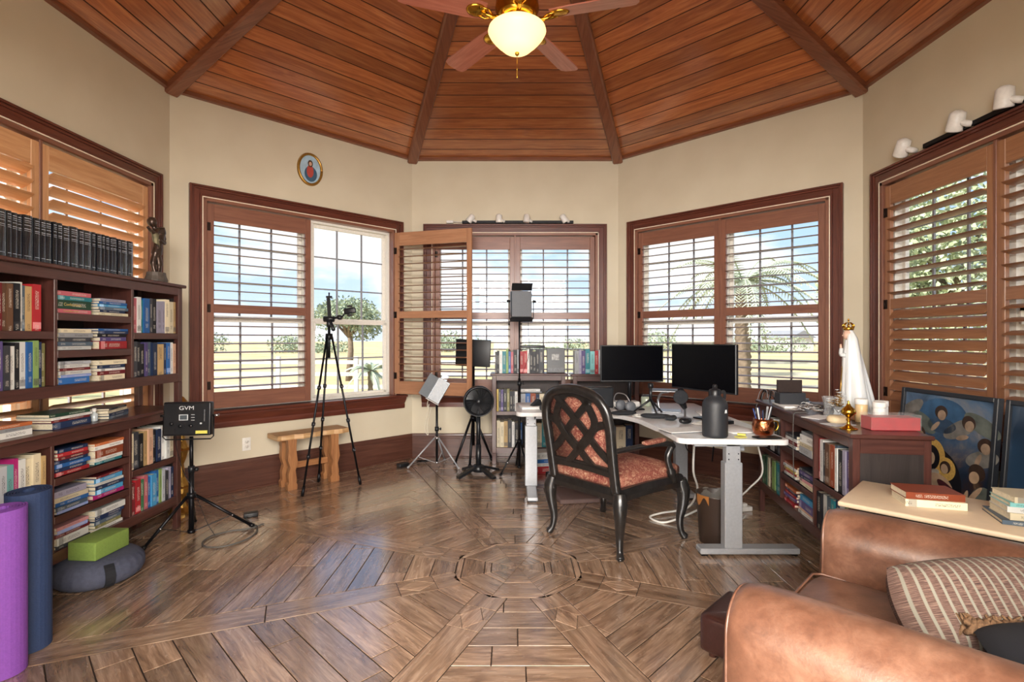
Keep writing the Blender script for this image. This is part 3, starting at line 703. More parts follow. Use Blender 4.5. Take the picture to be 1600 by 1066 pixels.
bookcase('bookcase', RO, RA, 1.5, .36, .87, .175, UNIT, 'long low dark bookcase at right carrying the white veiled statue')
FU, FLo, FR = frame_of(UP, AL), frame_of(LO, AL), frame_of(RO, RA)
P_ = 'in %s cell of upper left bookcase'
row(FU, .05, .40, .52, .262, 'cream white white mauve maroon brown brown black white slate tan red!'.replace('mauve', 'rose'), P_ % 'top left', hr=(.84, .93), seed=1)
row(FU, .05, .43, .235, .245, 'slate charcoal maroon cream purple charcoal white black white blue lime navy olive', P_ % 'bottom left', hr=(.84, .97), seed=2)
S_ = 'in %s stack, %s middle cell, upper left bookcase'
za, tops = stack(FU, .475+.13, .62, 'rose darkgreen! teal rose', S_ % ('left', 'top'), T=(.022, .026), seed=3, maxz=.785, L=(.22, .24))
stack(FU, .475+.40, .62, 'cream navy slate sky blue lavender', S_ % ('right', 'top'), seed=4, maxz=.775)
stack(FU, .475+.13, .42, 'white slate charcoal grey cream', S_ % ('left', 'second'), seed=5, maxz=.57)
stack(FU, .475+.40, .42, 'red! purple black navy blue', S_ % ('right', 'second'), seed=6, maxz=.555)
stack(FU, .475+.13, .235, 'blue! periwinkle white maroon white silver', S_ % ('left', 'bottom'), seed=7, maxz=.365)
stack(FU, .475+.40, .235, 'cream! maroon white navy cream!', S_ % ('right', 'bottom'), seed=8, maxz=.36)
row(FU, 1.03, 1.45, .52, .25, 'rose white teal blue charcoal black lavender lavender cream cream tan', P_ % 'top right', hr=(.85, .95), seed=9)
row(FU, 1.03, 1.45, .235, .235, 'charcoal black black purple slate navy yellow! navy blue white peach'.replace('yellow', 'tan'), P_ % 'bottom right', hr=(.88, .98), seed=10)
L_ = 'in %s cell of lower left bookcase'
row(FLo, .05, .44, .52, .262, 'teal teal pink white silver aqua magenta white cream cream tan', L_ % 'top left', hr=(.86, .97), seed=11)
S2 = 'in %s stack, %s middle cell, lower left bookcase'
stack(FLo, .475+.13, .62, 'red navy blue navy maroon red navy', S2 % ('left', 'top'), seed=12, maxz=.775, T=(.018, .024))
stack(FLo, .475+.39, .62, 'teal white rust! white orange', S2 % ('right', 'top'), seed=13, maxz=.785)
stack(FLo, .475+.13, .42, 'periwinkle slate blue cream lavender!', S2 % ('left', 'second'), seed=14, maxz=.565)
stack(FLo, .475+.39, .42, 'magenta sky! navy white sky maroon', S2 % ('right', 'second'), seed=15, maxz=.575)
stack(FLo, .475+.13, .235, 'charcoal white! maroon periwinkle pink', S2 % ('left', 'bottom'), seed=16, maxz=.37)
stack(FLo, .475+.39, .235, 'white olive slate navy navy white!', S2 % ('right', 'bottom'), seed=17, maxz=.365)
row(FLo, 1.03, 1.44, .52, .25, 'cream charcoal black tan peach black navy white white cream', L_ % 'top right', hr=(.84, .95), seed=18)
row(FLo, 1.03, 1.45, .235, .235, 'maroon red green rose blue sky blue lime silver charcoal lavender navy'.replace('navy', 'navy'), L_ % 'bottom right', hr=(.84, .97), seed=19)
T_ = 'in %s stack on the shelf between the left bookcases'
stack(FLo, .26, .87, 'white! grey orange', T_ % 'nearest', T=(.015, .02), seed=21, pages=True, yoff=.03, L=(.24, .26), D=(.15, .17))
stack(FLo, .62, .87, 'navy! maroon white darkgreen', T_ % 'middle', T=(.014, .018), seed=22, pages=True, yoff=.03, L=(.25, .27), D=(.17, .19))
stack(FLo, .98, .87, 'slate navy cream black', T_ % 'farthest', T=(.013, .017), seed=23, pages=True, yoff=.05, L=(.22, .24), rot=.25, D=(.15, .17))
# the black set along the top
t = NT('black_leatherette'); uvn = t.n('ShaderNodeUVMap'); sp = t.n('ShaderNodeSeparateXYZ'); t.l(uvn.outputs[0], sp.inputs[0])
def _m(op, a, b):
    q = t.n('ShaderNodeMath', operation=op)
    for i, v in enumerate((a, b)):
        if hasattr(v, 'is_linked'): t.l(v, q.inputs[i])
        else: q.inputs[i].default_value = v
    return q.outputs[0]
bands = None
for z, hw in ((.93, .006), (.88, .004), (.84, .003), (.78, .004), (.70, .005), (.66, .003), (.12, .004)):
    k = _m('LESS_THAN', _m('ABSOLUTE', _m('SUBTRACT', sp.outputs[1], z), 0), hw); bands = k if bands is None else _m('MAXIMUM', bands, k)
bands = _m('MULTIPLY', bands, _m('LESS_THAN', _m('ABSOLUTE', _m('SUBTRACT', sp.outputs[0], .5), 0), .36))
t.l(t.mix(bands, hx('#15171d'), hx('#b8bcc4')), t.b.inputs['Base Color']); t.b.inputs['Roughness'].default_value = .16; t.b.inputs['Coat Weight'].default_value = .8
MATS['book_blackset'] = t.m; PAL['blackset'] = '#15171d'
rs = random.Random(5); x = .150; _w = [(.028 if i in (2, 4, 9, 17, 19, 21) else rs.choice([.034, .04, .05, .056])) for i in range(24)]; _w = [q*(1.085-.150)/sum(_w) for q in _w]
for i in range(24):
    tt = _w[i]
    M = FU @ Matrix.Translation((x+tt/2, .055+rs.uniform(-.004, .004), .8705)); hgt = .232+rs.uniform(-.003, .003)
    place_book('blackset', tt-.002, hgt, .20, M, '%s black volume from the left, in the row atop the upper left bookcase' % ORD[i], 'black volumes on the bookcase top', rounded=True, name='bound_volume'); x += tt
SETEND = x
# red spine lettering and two titled spines
def spine_text(bk, s, size, mat, t, h, sx=1):
    M = Matrix.Translation((0, -.001, h*.52)) @ Matrix.Rotation(R(-90), 4, 'Y') @ Matrix.Rotation(R(90), 4, 'X')
    M = Matrix.Translation((0, -.0012, h*.5)) @ Matrix(((0, -1, 0, 0), (0, 0, -1, 0), (1, 0, 0, 0), (0, 0, 0, 1)))
    return text('spine_title', s, size, mat, bk, M)
M_INK = plain('cream_lettering', '#e8dccb', .5); M_GOLDINK = plain('gold_lettering', '#cdb06a', .4, .3)
for o in list(COL.objects):
    l = o.get('label', '')
    if l.startswith('red spined book upright in top left cell of upper'): spine_text(o, 'Spiritual Theology', .022, M_INK, 0, .23)
    if l.startswith('dark green book') and 'upper left' in l: spine_text(o, 'Conferences', .022, M_GOLDINK, 0, .2)
    if l.startswith('bottom rose book') and 'upper left' in l: spine_text(o, 'Catechism of the', .014, M_GOLDINK, 0, .2)
# back wall bookcases
B1 = (-.25, 5.57, 0); B2 = (.61, 5.47, 0); BH = .98
bookcase('bookcase', B1, 0, .79, .28, BH, .12, [(.045, .745, [.57])], 'small dark bookcase on the back wall behind the floor fan, black picture on top')
bookcase('bookcase', B2, 0, .70, .24, BH, .12, [(.045, .655, [.57])], 'small dark bookcase behind the left monitor with teal books on top')
FB1, FB2 = frame_of(B1, 0), frame_of(B2, 0)
row(FB1, .03, .56, BH, .27, 'charcoal black white teal lime blue rose black silver red red white black black black charcoal', 'on top of the back bookcase behind the fan', hr=(.85, .98), seed=31)
row(FB1, .05, .28, .57, .25, 'yellow charcoal purple black olive black charcoal white', 'in upper cell left half, back bookcase behind fan', hr=(.85, .97), seed=32)
row(FB1, .31, .73, .57, .20, 'silver blue rust navy white slate brown white'.replace('white slate', 'cream slate'), 'in upper cell right half, back bookcase behind fan', hr=(.9, .97), seed=33)
stack(FB1, .42, .57+.197, 'grey white!', 'lying over the upright row, back bookcase behind fan', T=(.012, .016), seed=34)
row(FB1, .05, .33, .18, .30, 'cream cream tan charcoal white black blue', 'in lower cell left half, back bookcase behind fan', hr=(.88, .98), seed=35)
row(FB1, .36, .73, .18, .28, 'brown silver cream teal navy orange', 'in lower cell right half, back bookcase behind fan', hr=(.85, .98), seed=36)
row(FB2, .02, .32, BH, .27, 'grey lavender purple teal aqua red aqua'.replace('aqua red aqua', 'aqua red silver'), 'on top of the back bookcase behind the left monitor', hr=(.88, .98), seed=37)
stack(FB2, .19, .57, 'white navy cream', 'in left stack, upper cell, bookcase behind monitor', seed=38, T=(.02, .03))
row(FB2, .05, .64, .18, .27, 'charcoal silver black white slate cream navy', 'in lower cell of bookcase behind left monitor', hr=(.85, .98), seed=39)
R_ = 'in %s cell of right-hand bookcase'
row(FR, .20, .44, .52, .25, 'white black slate', R_ % 'upper far', seed=41)
row(FR, .05, .44, .235, .245, 'green darkgreen cream brown lime green teal', R_ % 'lower far', hr=(.85, .97), seed=42)
S3 = 'in %s stack, %s middle cell, right-hand bookcase'
stack(FR, .475+.13, .62, 'white maroon white charcoal', S3 % ('far', 'top'), seed=43, maxz=.77, T=(.02, .026))
stack(FR, .475+.40, .62, 'silver! cream white! grey', S3 % ('near', 'top'), seed=44, maxz=.78, T=(.02, .026))
stack(FR, .475+.13, .42, 'white red yellow white rust', S3 % ('far', 'second'), seed=45, maxz=.575)
stack(FR, .475+.40, .42, 'cream pink navy purple charcoal', S3 % ('near', 'second'), seed=46, maxz=.57)
stack(FR, .475+.13, .235, 'red maroon purple red navy orange', S3 % ('far', 'bottom'), seed=47, maxz=.375)
stack(FR, .475+.40, .235, 'white peach purple! sky!', S3 % ('near', 'bottom'), seed=48, maxz=.36)
row(FR, 1.04, 1.44, .52, .26, 'red white charcoal brown rust slate white black lavender purple', R_ % 'upper near', hr=(.86, .97), seed=49)
row(FR, 1.04, 1.42, .235, .24, 'black white slate teal navy silver lime', R_ % 'lower near', hr=(.86, .97), seed=50)
# ================================================================== FURNITURE
# ---- leather club chair, foreground right. local +y = where it faces, rotated 45 degrees
t = NT('tan_leather'); v = t.mapping('Object'); a = t.noise(v, 5.5, 9, .68); b = t.noise(v, 160, 4, .6); c_ = t.noise(v, 22, 5, .7, 1.2)
c = t.ramp(a.outputs['Fac'], [(.3, hx('#533629')), (.5, hx('#6f4b3a')), (.7, hx('#876350'))]); c = t.mix(.6, c, c_.outputs['Fac'], 'SOFT_LIGHT'); t.l(c, t.b.inputs['Base Color'])
t.b.inputs['Roughness'].default_value = .36; t.b.inputs['Coat Weight'].default_value = .5; t.b.inputs['Coat Roughness'].default_value = .30; 
mm = t.n('ShaderNodeMath', operation='MULTIPLY_ADD'); t.l(c_.outputs['Fac'], mm.inputs[0]); mm.inputs[1].default_value = .8; t.l(b.outputs['Fac'], mm.inputs[2]); t.bump(mm.outputs[0], .22, .003); M_LEATH = t.m
M_LEATHD = plain('dark_brown_leather', '#3b211f', .35, coat=.4, nscale=90, nstr=.08, var=.2)
def soft(m, x0, x1, y0, y1, z0, z1, r, mi=0, M=None, seg=5, puff=(0, 0, 0), cuts=8):
    """rounded, slightly pillowed block"""
    bm = bmesh.new(); bmesh.ops.create_cube(bm, size=1); bmesh.ops.subdivide_edges(bm, edges=bm.edges[:], cuts=cuts, use_grid_fill=True)
    cx, cy, cz = (x0+x1)/2, (y0+y1)/2, (z0+z1)/2; hx_, hy, hz = (x1-x0)/2, (y1-y0)/2, (z1-z0)/2
    for vv in bm.verts:
        u = vv.co*2; s_ = [1, 1, 1]
        # remap so that grid lines crowd at the rounding
        q = Vector((u.x*hx_, u.y*hy, u.z*hz)); inn = Vector((max(-hx_+r, min(hx_-r, q.x)), max(-hy+r, min(hy-r, q.y)), max(-hz+r, min(hz-r, q.z))))
        d = q-inn
        if d.length > 1e-6: q = inn+d.normalized()*r*min(1, d.length/r if max(abs(d.x), abs(d.y), abs(d.z)) < r*.999 else 1)
        q.x += puff[0]*math.copysign(1, q.x)*(1-u.y*u.y)*(1-u.z*u.z)*abs(u.x); q.y += puff[1]*math.copysign(1, q.y)*(1-u.x*u.x)*(1-u.z*u.z)*abs(u.y); q.z += puff[2]*math.copysign(1, q.z)*(1-u.x*u.x)*(1-u.y*u.y)*abs(u.z)
        vv.co = Vector((cx, cy, cz))+q
    bmesh.ops.smooth_vert(bm, verts=bm.verts[:], factor=.5, use_axis_x=True, use_axis_y=True, use_axis_z=True)
    m.bm(bm, mi, True, M)
A = thing('leather_armchair', (1.248, 1.405, 0), R(45), 'large tan leather club armchair with rounded arms, front right', 'armchair')
for sg, nm in ((1, 'far'), (-1, 'near')):
    # arm: rounded top, full front, swept as a section along y
    def sec(y, k):   # k 0..1 shrink at the front
        pts = []; W_ = .125-.028*k; Ht = .685-.03*k
        n = 22
        for i in range(n):
            an = math.pi*i/(n-1); pts.append((W_*1.06*math.cos(an), Ht-W_*.95+W_*.95*math.sin(an)))
        lo = [(-W_*1.06, Ht-W_*.95), (-W_*.98, .42), (-W_*.95, .28), (-W_*.97, .14), (-W_, .07), (W_, .07), (W_*.97, .14), (W_*.95, .28), (W_*.98, .42)]
        return pts+lo[1:]
    ys = [(-.46, 0), (-.2, 0), (.1, 0), (.3, 0), (.38, .0), (.425, .06), (.455, .2), (.475, .45), (.485, .75), (.49, 1)]
    m = MB(); vs = []; n = None
    for y, k in ys:
        sc_ = sec(y, k); n = len(sc_)
        for (px, pz) in sc_: vs.append((px+sg*.445, y+.012*math.sin(pz*9), pz))
    fs = [(i*n+j, i*n+(j+1) % n, (i+1)*n+(j+1) % n, (i+1)*n+j) for i in range(len(ys)-1) for j in range(n)]
    fs.append(tuple((len(ys)-1)*n+j for j in range(n))); fs.append(tuple(range(n))[::-1])
    m.add(vs, fs, 0, True, None)
    o = m.build('arm', M_LEATH, A)
    q = MB(); fr = sec(0, .62); q.tube([(px+sg*.445, .4805+.012*math.sin(pz*9), pz) for px, pz in fr], .0045, 6, closed=True); q.build('piping', M_LEATH, o)
m = MB(); soft(m, -.33, .33, -.30, .50, .30, .475, .05, puff=(0, .01, .02)); o = m.build('seat_cushion', M_LEATH, A)
q = MB(); q.tube([(-.325, -.25, .455), (-.325, .47, .455), (-.30, .497, .455), (.30, .497, .455), (.325, .47, .455), (.325, -.25, .455)], .005, 6)
q.tube([(-.1, -.2, .491), (-.1, .40, .487), (-.1, .5, .455)], .003, 6); q.build('piping', M_LEATH, o)
m = MB(); soft(m, -.33, .33, -.42, .46, .08, .31, .03); m.build('seat_base', M_LEATH, A)
m = MB(); soft(m, -.56, .56, -.62, -.36, .08, .88, .10, M=Matrix.Rotation(R(0), 4, 'X')); m.build('backrest', M_LEATH, A)
for sx in (-.48, .48):
    for sy in (-.52, .42): q = MB(); q.cyl((sx, sy, 0), (sx, sy, .09), .022, .03, 12); q.build('leg', M_LEATHD, A)
# striped pillow standing against the back, and the dark fringed one in front of it
t = NT('striped_chenille'); uvn = t.n('ShaderNodeUVMap'); sp = t.n('ShaderNodeSeparateXYZ'); t.l(uvn.outputs[0], sp.inputs[0])
nz = t.noise(t.mapping('UV', (22, 3, 1)), 6, 5, .7); nz2 = t.noise(t.mapping('UV', (4, 60, 1)), 3, 4, .7)
mu = t.n('ShaderNodeMath', operation='MULTIPLY'); mu.inputs[1].default_value = 19; t.l(sp.outputs[0], mu.inputs[0]); fr = t.n('ShaderNodeMath', operation='FRACT'); t.l(mu.outputs[0], fr.inputs[0])
st = t.ramp(fr.outputs[0], [(.0, (0, 0, 0, 1)), (.62, (0, 0, 0, 1)), (.68, (1, 1, 1, 1)), (.88, (1, 1, 1, 1)), (.96, (0, 0, 0, 1))])
cc = t.ramp(nz2.outputs['Fac'], [(.35, hx('#3c2c28')), (.50, hx('#654b42')), (.66, hx('#a08474'))]); c = t.mix(st, cc, hx('#8f8b7d')); t.l(c, t.b.inputs['Base Color']); t.b.inputs['Roughness'].default_value = .9
t.bump(nz2.outputs['Fac'], .6, .006); M_STRIPE = t.m
def pillow(name, L, Hh, T, mats, loc, rot, label, cat='cushion', sag=0):
    m = MB()
    def f(u, v):
        a, b = u*2-1, v*2-1; e = max(0, (1-abs(a)**3.2))**.55*max(0, (1-abs(b)**3.2))**.55
        # square to softly rounded outline
        return a*math.sqrt(1-.22*b*b), b*math.sqrt(1-.22*a*a), e, 1
    for sg in (1, -1):
        m.grid(lambda u, v: Vector((f(u, v)[0]*L/2, sg*f(u, v)[2]*T/2, f(u, v)[1]*Hh/2)), 36, 26)
    o = m.build(name, mats, None, label=label, cat=cat, loc=loc, rot=rot); return o
pl = pillow('throw_pillow', .50, .27, .20, M_STRIPE, (0, 0, 0), 0, 'brown pillow with pale wavy stripes leaning in the leather armchair')
from mathutils import Euler
AM = Matrix.Translation((1.26, 1.40, 0)) @ Matrix.Rotation(R(45), 4, 'Z')
_x = Vector((.72, -.69, .05)).normalized(); _z = Vector((.42, .42, .80)).normalized(); _z = (_z-_x*_z.dot(_x)).normalized(); _y = _z.cross(_x)
pl.matrix_world = AM @ Matrix.Translation((.095, .02, .582)) @ Matrix((_x, _y, _z)).transposed().to_4x4()
M_ROPE = plain('braided_fringe', '#6d5138', .9, nscale=120, nstr=.5, var=.4); M_NAVYC = plain('dark_navy_cloth', '#14161d', .85)
dk = pillow('throw_pillow', .42, .32, .12, M_NAVYC, (0, 0, 0), 0, 'dark cushion with braided brown fringe below the striped pillow')
dk.matrix_world = AM @ Matrix.Translation((-.075, -.20, .555)) @ Euler((R(-78), R(0), R(-52))).to_matrix().to_4x4()
q = MB(); rs = random.Random(4)
for k in range(3): q.tube([(.20*(1-2*i/60), .016*math.cos(i*.9+k*2.1), .150+.014*math.sin(i*.9+k*2.1)) for i in range(61)], .0085, 6)
for k in range(150):
    x_ = rs.uniform(-.21, .21); a_ = rs.uniform(-1.6, 1.9); q.tube([(x_, 0, .150), (x_+rs.uniform(-.01, .01), .016*math.sin(a_), .150+.018*math.cos(a_)), (x_+rs.uniform(-.018, .018), .030*math.sin(a_), .150+.033*math.cos(a_))], [.004, .005, .003], 5)
q.build('fringe', M_ROPE, dk)
# low dark leather stool in front of the armchair
c0 = ((.80+.99)/2, 0); m = MB(); soft(m, -.16, .16, -.20, .20, .018, .178, .018, puff=(.003, .003, .008), cuts=10); 
st_ = thing('leather_footstool', (1.015, 2.185, 0), R(45), 'low dark brown leather footstool in front of the tan armchair', 'stool'); m.build('padded_body', M_LEATHD, st_)
for sx in (-.12, .12):
    for sy in (-.15, .15): q = MB(); q.cyl((sx, sy, 0), (sx, sy, .03), .018, seg=10); q.build('foot', M_BC, st_)
# pale side table behind the armchair
M_BEIGE = plain('beige_laminate', '#ddc6a8', .35, nscale=30, var=.03, nstr=0); M_BLK = plain('black_metal', '#1b1b1e', .35, .6, nstr=0); M_PLAST = plain('black_plastic', '#17181b', .38, nstr=.01); M_CHROME = plain('chrome', '#cfd2d6', .18, 1, nstr=0)
ST = thing('side_table', (1.37, 2.235, 0), R(-45), 'narrow side table with pale beige top beside the leather armchair', 'table')
m = MB(); m.box(0, 1.15, 0, .47, .628, .65, .008, seg=3); m.build('table_top', M_BEIGE, ST)
for x in (.12, 1.03):
    for y in (.05, .42): q = MB(); q.box(x-.015, x+.015, y-.015, y+.015, 0, .628); q.build('leg', M_BLK, ST)
m = MB(); m.box(.12, 1.03, .04, .06, .585, .625); m.box(.12, 1.03, .41, .43, .585, .625); m.build('apron', M_BLK, ST)
FS = frame_of((1.37, 2.235, 0), R(-45))
B = Matrix(((0, 0, 1, 0), (0, 1, 0, 0), (-1, 0, 0, 0), (0, 0, 0, 1)))
def flatbook(F, x, y, z, c, t, l, d, rot, lab, group, **k):
    M = F @ Matrix.Translation((x, y, z+t/2+.0005)) @ Matrix.Rotation(rot, 4, 'Z') @ Matrix.Translation((-l/2, -d/2, 0)) @ B
    return place_book(c, t, l, d, M, lab, group, **k)
# two on the left, a stack at the right edge (spines to the camera)
PAL['warmpages'] = '#cdbb9b'
flatbook(FS, .28, .24, .65, 'cream', .030, .215, .150, R(28), 'lower thick book of the pair lying on the pale side table', 'books on the side table', pages_child=True)
flatbook(FS, .275, .245, .6805, 'rust', .028, .21, .145, R(31), 'upper book of the pair on the side table, rust and white cover', 'books on the side table', pages_child=True)
z = .65
for i, (c, tt, l, d, r, lab) in enumerate([('slate', .016, .25, .19, 20, 'bottom wide grey blue book in the side table stack by the frames'), ('cream', .026, .215, .15, 26, 'thick cream paged book second from bottom in side table stack'),
        ('white', .022, .215, .15, 22, 'white book in the middle of the side table stack'), ('aqua', .016, .21, .148, 25, 'pale blue book second from top in side table stack'), ('cream', .022, .20, .14, 30, 'topmost cream covered book on the side table stack')]):
    flatbook(FS, .60, .25, z, c, tt, l, d, R(r), lab, 'books on the side table', pages_child=True); z += tt+.0006
# framed pictures leaning on the right wall
t = NT('generic_devotional_print'); v = t.mapping('UV'); nz = t.noise(v, 3.4, 7, .65, 1.0); n2 = t.noise(v, 9, 5, .6, .6)
uvn = t.n('ShaderNodeUVMap'); sp = t.n('ShaderNodeSeparateXYZ'); t.l(uvn.outputs[0], sp.inputs[0])
dark = t.ramp(nz.outputs['Fac'], [(.3, hx('#0e1420')), (.45, hx('#1d2a3c')), (.55, hx('#3b2a28')), (.66, hx('#7d6650')), (.8, hx('#b49a80'))])
top = t.ramp(nz.outputs['Fac'], [(.3, hx('#25344a')), (.5, hx('#54708f')), (.64, hx('#7a7f88')), (.8, hx('#c9b8a6'))])
g = t.ramp(sp.outputs[1], [(.55, (0, 0, 0, 1)), (.85, (1, 1, 1, 1))]); c = t.mix(g, dark, top); t.l(c, t.b.inputs['Base Color']); t.b.inputs['Roughness'].default_value = .35; t.b.inputs['Coat Weight'].default_value = .9; t.b.inputs['Coat Roughness'].default_value = .08
t.bump(t.noise(v, 2.2, 2).outputs['Fac'], .35, .05); M_PRINT = t.m
t = NT('dark_blue_print'); v = t.mapping('UV'); nz = t.noise(v, 2.5, 4); t.l(t.ramp(nz.outputs['Fac'], [(.3, hx('#16202f')), (.7, hx('#33506f'))]), t.b.inputs['Base Color']); t.b.inputs['Roughness'].default_value = .3; t.b.inputs['Coat Weight'].default_value = .6; M_PRINT2 = t.m
M_FRAMEB = plain('grey_black_frame', '#2a2d33', .4, nstr=0)
def leaning_picture(y_far, wd, h, xt, xb, mat, label, art):
    # local x runs from the far edge towards the camera, z up, -y faces the room
    T = thing('framed_picture', (xb, y_far, 0.002), 0, label, 'picture'); tilt = math.asin(min(1, (xt-xb)/h))
    T.rotation_euler = (0, 0, R(-90)); T.rotation_euler = (Matrix.Rotation(R(-90), 3, 'Z') @ Matrix.Rotation(-tilt, 3, 'X')).to_euler()
    m = MB(); f = .026
    m.box(0, f, -.02, .015, 0, h, .003); m.box(wd-f, wd, -.02, .015, 0, h, .003); m.box(f, wd-f, -.02, .015, 0, f, .003); m.box(f, wd-f, -.02, .015, h-f, h, .003); m.build('frame', M_FRAMEB, T)
    m = MB(); m.add([(f, -.004, f), (wd-f, -.004, f), (wd-f, -.004, h-f), (f, -.004, h-f)], [(0, 1, 2, 3)], 0, False, [[(0, 0), (wd/h, 0), (wd/h, 1), (0, 1)]]); m.add([(f, .010, f), (wd-f, .010, f), (wd-f, .010, h-f), (f, .010, h-f)], [(3, 2, 1, 0)], 0, False, [[(-1, -1)]*4]); p = m.build('print', mat, T, fix=False)
    if art: art(p, wd, h)
    return T
SKIN = plain('painted_skin', '#b3977c', .5, nscale=20, var=.2); HALO = plain('painted_gold', '#c09a52', .4, nscale=80, var=.2); ROBE = plain('painted_black_robe', '#15141a', .5); WINE = plain('painted_wine_cloth', '#4a2026', .5, var=.3); PALEC = plain('painted_pale_cloth', '#a9a193', .5, nscale=25, var=.3); BLUEP = plain('painted_blue', '#35587a', .5, nscale=9, var=.4); HAIRP = plain('painted_hair', '#3a2a22', .5, nscale=30, var=.3)
def blob(name, p, cx, cz, rx, rzz, mat, y=-.0065, rot=0, n=26, th=.0015):
    m = MB(); pts = [(cx+rx*math.cos(a)*math.cos(rot)-rzz*math.sin(a)*math.sin(rot), cz+rx*math.cos(a)*math.sin(rot)+rzz*math.sin(a)*math.cos(rot)) for a in [6.2832*i/n for i in range(n)]]
    m.prism(pts, y-th, y, axis='y'); return m.build(name, mat, p)
def art1(p, w_, h):
    # a plain composition: a hooded seated figure before a round gold disc, a pale resting figure, onlookers in the gloom
    W_ = w_; G = lambda nm, c: plain(nm, c, .5, nscale=16, var=.35)
    P1, P2, P3 = G('painted_olive_skin', '#96806c'), G('painted_dim_cloth', '#5f6660'), G('painted_grey_wing', '#75726d')
    blob('painted_sky', p, W_*.47, h*.86, W_*.25, h*.10, BLUEP, -.0062)
    for cx, cz, r, mt, ro in ((.10, .86, .12, P3, .6), (.28, .80, .10, P2, -.5), (.66, .80, .12, P3, .5), (.86, .84, .12, P2, -.4), (.88, .66, .10, P3, .3), (.12, .68, .09, P2, .2), (.47, .80, .10, G('painted_slate_robe', '#33475e'), 0)):
        blob('painted_drapery', p, W_*cx, h*cz, r*W_*1.5, h*.045, mt, -.0066, ro)
    for cx, cz, ro in ((.13, .755, .6), (.46, .865, 0), (.74, .83, -.5), (.90, .725, .4), (.24, .72, -.3)):
        blob('painted_hair', p, W_*cx, h*(cz+.012), W_*.066, h*.040, HAIRP, -.0075, ro); blob('painted_face', p, W_*(cx+.01), h*(cz-.004), W_*.042, h*.030, P1, -.0085, ro)
        blob('painted_hand', p, W_*(cx-.05), h*(cz-.075), W_*.06, h*.014, P1, -.0085, .8+ro)
    blob('painted_robe', p, W_*.42, h*.46, W_*.30, h*.21, ROBE, -.0070); blob('painted_disc', p, W_*.39, h*.615, W_*.145, W_*.15, HALO, -.0085); blob('painted_disc', p, W_*.55, h*.555, W_*.10, W_*.10, HALO, -.0083)
    blob('painted_hood', p, W_*.39, h*.60, W_*.095, h*.075, ROBE, -.0100); blob('painted_face', p, W_*.395, h*.595, W_*.040, h*.037, SKIN, -.0115)
    blob('painted_cloth', p, W_*.40, h*.50, W_*.10, h*.028, PALEC, -.0100, .5); blob('painted_figure', p, W_*.50, h*.445, W_*.15, h*.07, SKIN, -.0105, -.30); blob('painted_hair', p, W_*.55, h*.565, W_*.055, h*.036, HAIRP, -.0112, .3); blob('painted_face', p, W_*.545, h*.555, W_*.036, h*.028, SKIN, -.012, .3)
    blob('painted_arm', p, W_*.27, h*.40, W_*.12, h*.020, SKIN, -.0115, .75); blob('painted_cloth', p, W_*.62, h*.43, W_*.16, h*.03, WINE, -.0118, -.5); blob('painted_cloth', p, W_*.26, h*.33, W_*.10, h*.03, WINE, -.0112, .4)
    blob('painted_figure', p, W_*.45, h*.31, W_*.20, h*.055, P1, -.0120, .15); blob('painted_figure', p, W_*.25, h*.25, W_*.18, h*.035, P1, -.0124, -.1); blob('painted_cloth', p, W_*.42, h*.255, W_*.11, h*.035, PALEC, -.0130, .2)
    blob('painted_arm', p, W_*.74, h*.36, W_*.028, h*.12, SKIN, -.0130, -.25); blob('painted_hair', p, W_*.85, h*.585, W_*.075, h*.045, HAIRP, -.0090, -.3); blob('painted_face', p, W_*.83, h*.555, W_*.045, h*.033, SKIN, -.0105, -.3)
    blob('painted_drapery', p, W_*.90, h*.46, W_*.10, h*.05, P2, -.0080, .7); blob('painted_hand', p, W_*.84, h*.46, W_*.10, h*.014, SKIN, -.0095, .9)
leaning_picture(3.47, .69, 1.03, 2.60, 2.52, M_PRINT, 'tall black framed painting of grouped figures leaning left of the blue picture', art1)
leaning_picture(2.74, .69, 1.03, 2.60, 2.52, M_PRINT2, 'tall framed dark blue picture cut off by the right photo edge', None)

# ---- L-shaped white standing desk
M_WLAM = plain('white_desk_laminate', '#dcdad8', .3, coat=.2, nstr=0); M_GREYM = plain('grey_painted_steel', '#a7a9ad', .35, .3, nstr=0)
D = thing('standing_desk', (0, 0, 0), 0, 'L-shaped white standing desk on grey steel legs', 'desk')
def arc(cx, cy, r, a0, a1, n=8): return [(cx+r*math.cos(R(a0+(a1-a0)*i/n)), cy+r*math.sin(R(a0+(a1-a0)*i/n))) for i in range(n+1)]
inner = [tuple(q)[:2] for q in bez([(.60, 4.32, 0), (.80, 4.24, 0), (.93, 3.98, 0), (.985, 3.60, 0)], 8)]
poly = arc(.06, 4.38, .06, 180, 270)+inner+arc(1.05, 3.25, .055, 180, 270)[:]+arc(1.62, 3.20, .05, 270, 360)+arc(1.66, 4.93, .05, 0, 90)+arc(.06, 4.97, .06, 90, 180)
m = MB(); bm = bmesh.new(); vs = [bm.verts.new((x, y, .70)) for x, y in poly]; f = bm.faces.new(vs); r_ = bmesh.ops.extrude_face_region(bm, geom=[f])
for vv in [g for g in r_['geom'] if isinstance(g, bmesh.types.BMVert)]: vv.co.z = .735
hz = [e for e in bm.edges if abs(e.verts[0].co.z-e.verts[1].co.z) < 1e-6]; bmesh.ops.bevel(bm, geom=hz, offset=.008, segments=3, profile=.6, affect='EDGES')
m.bm(bm, 0, False); m.build('desk_top', M_WLAM, D)
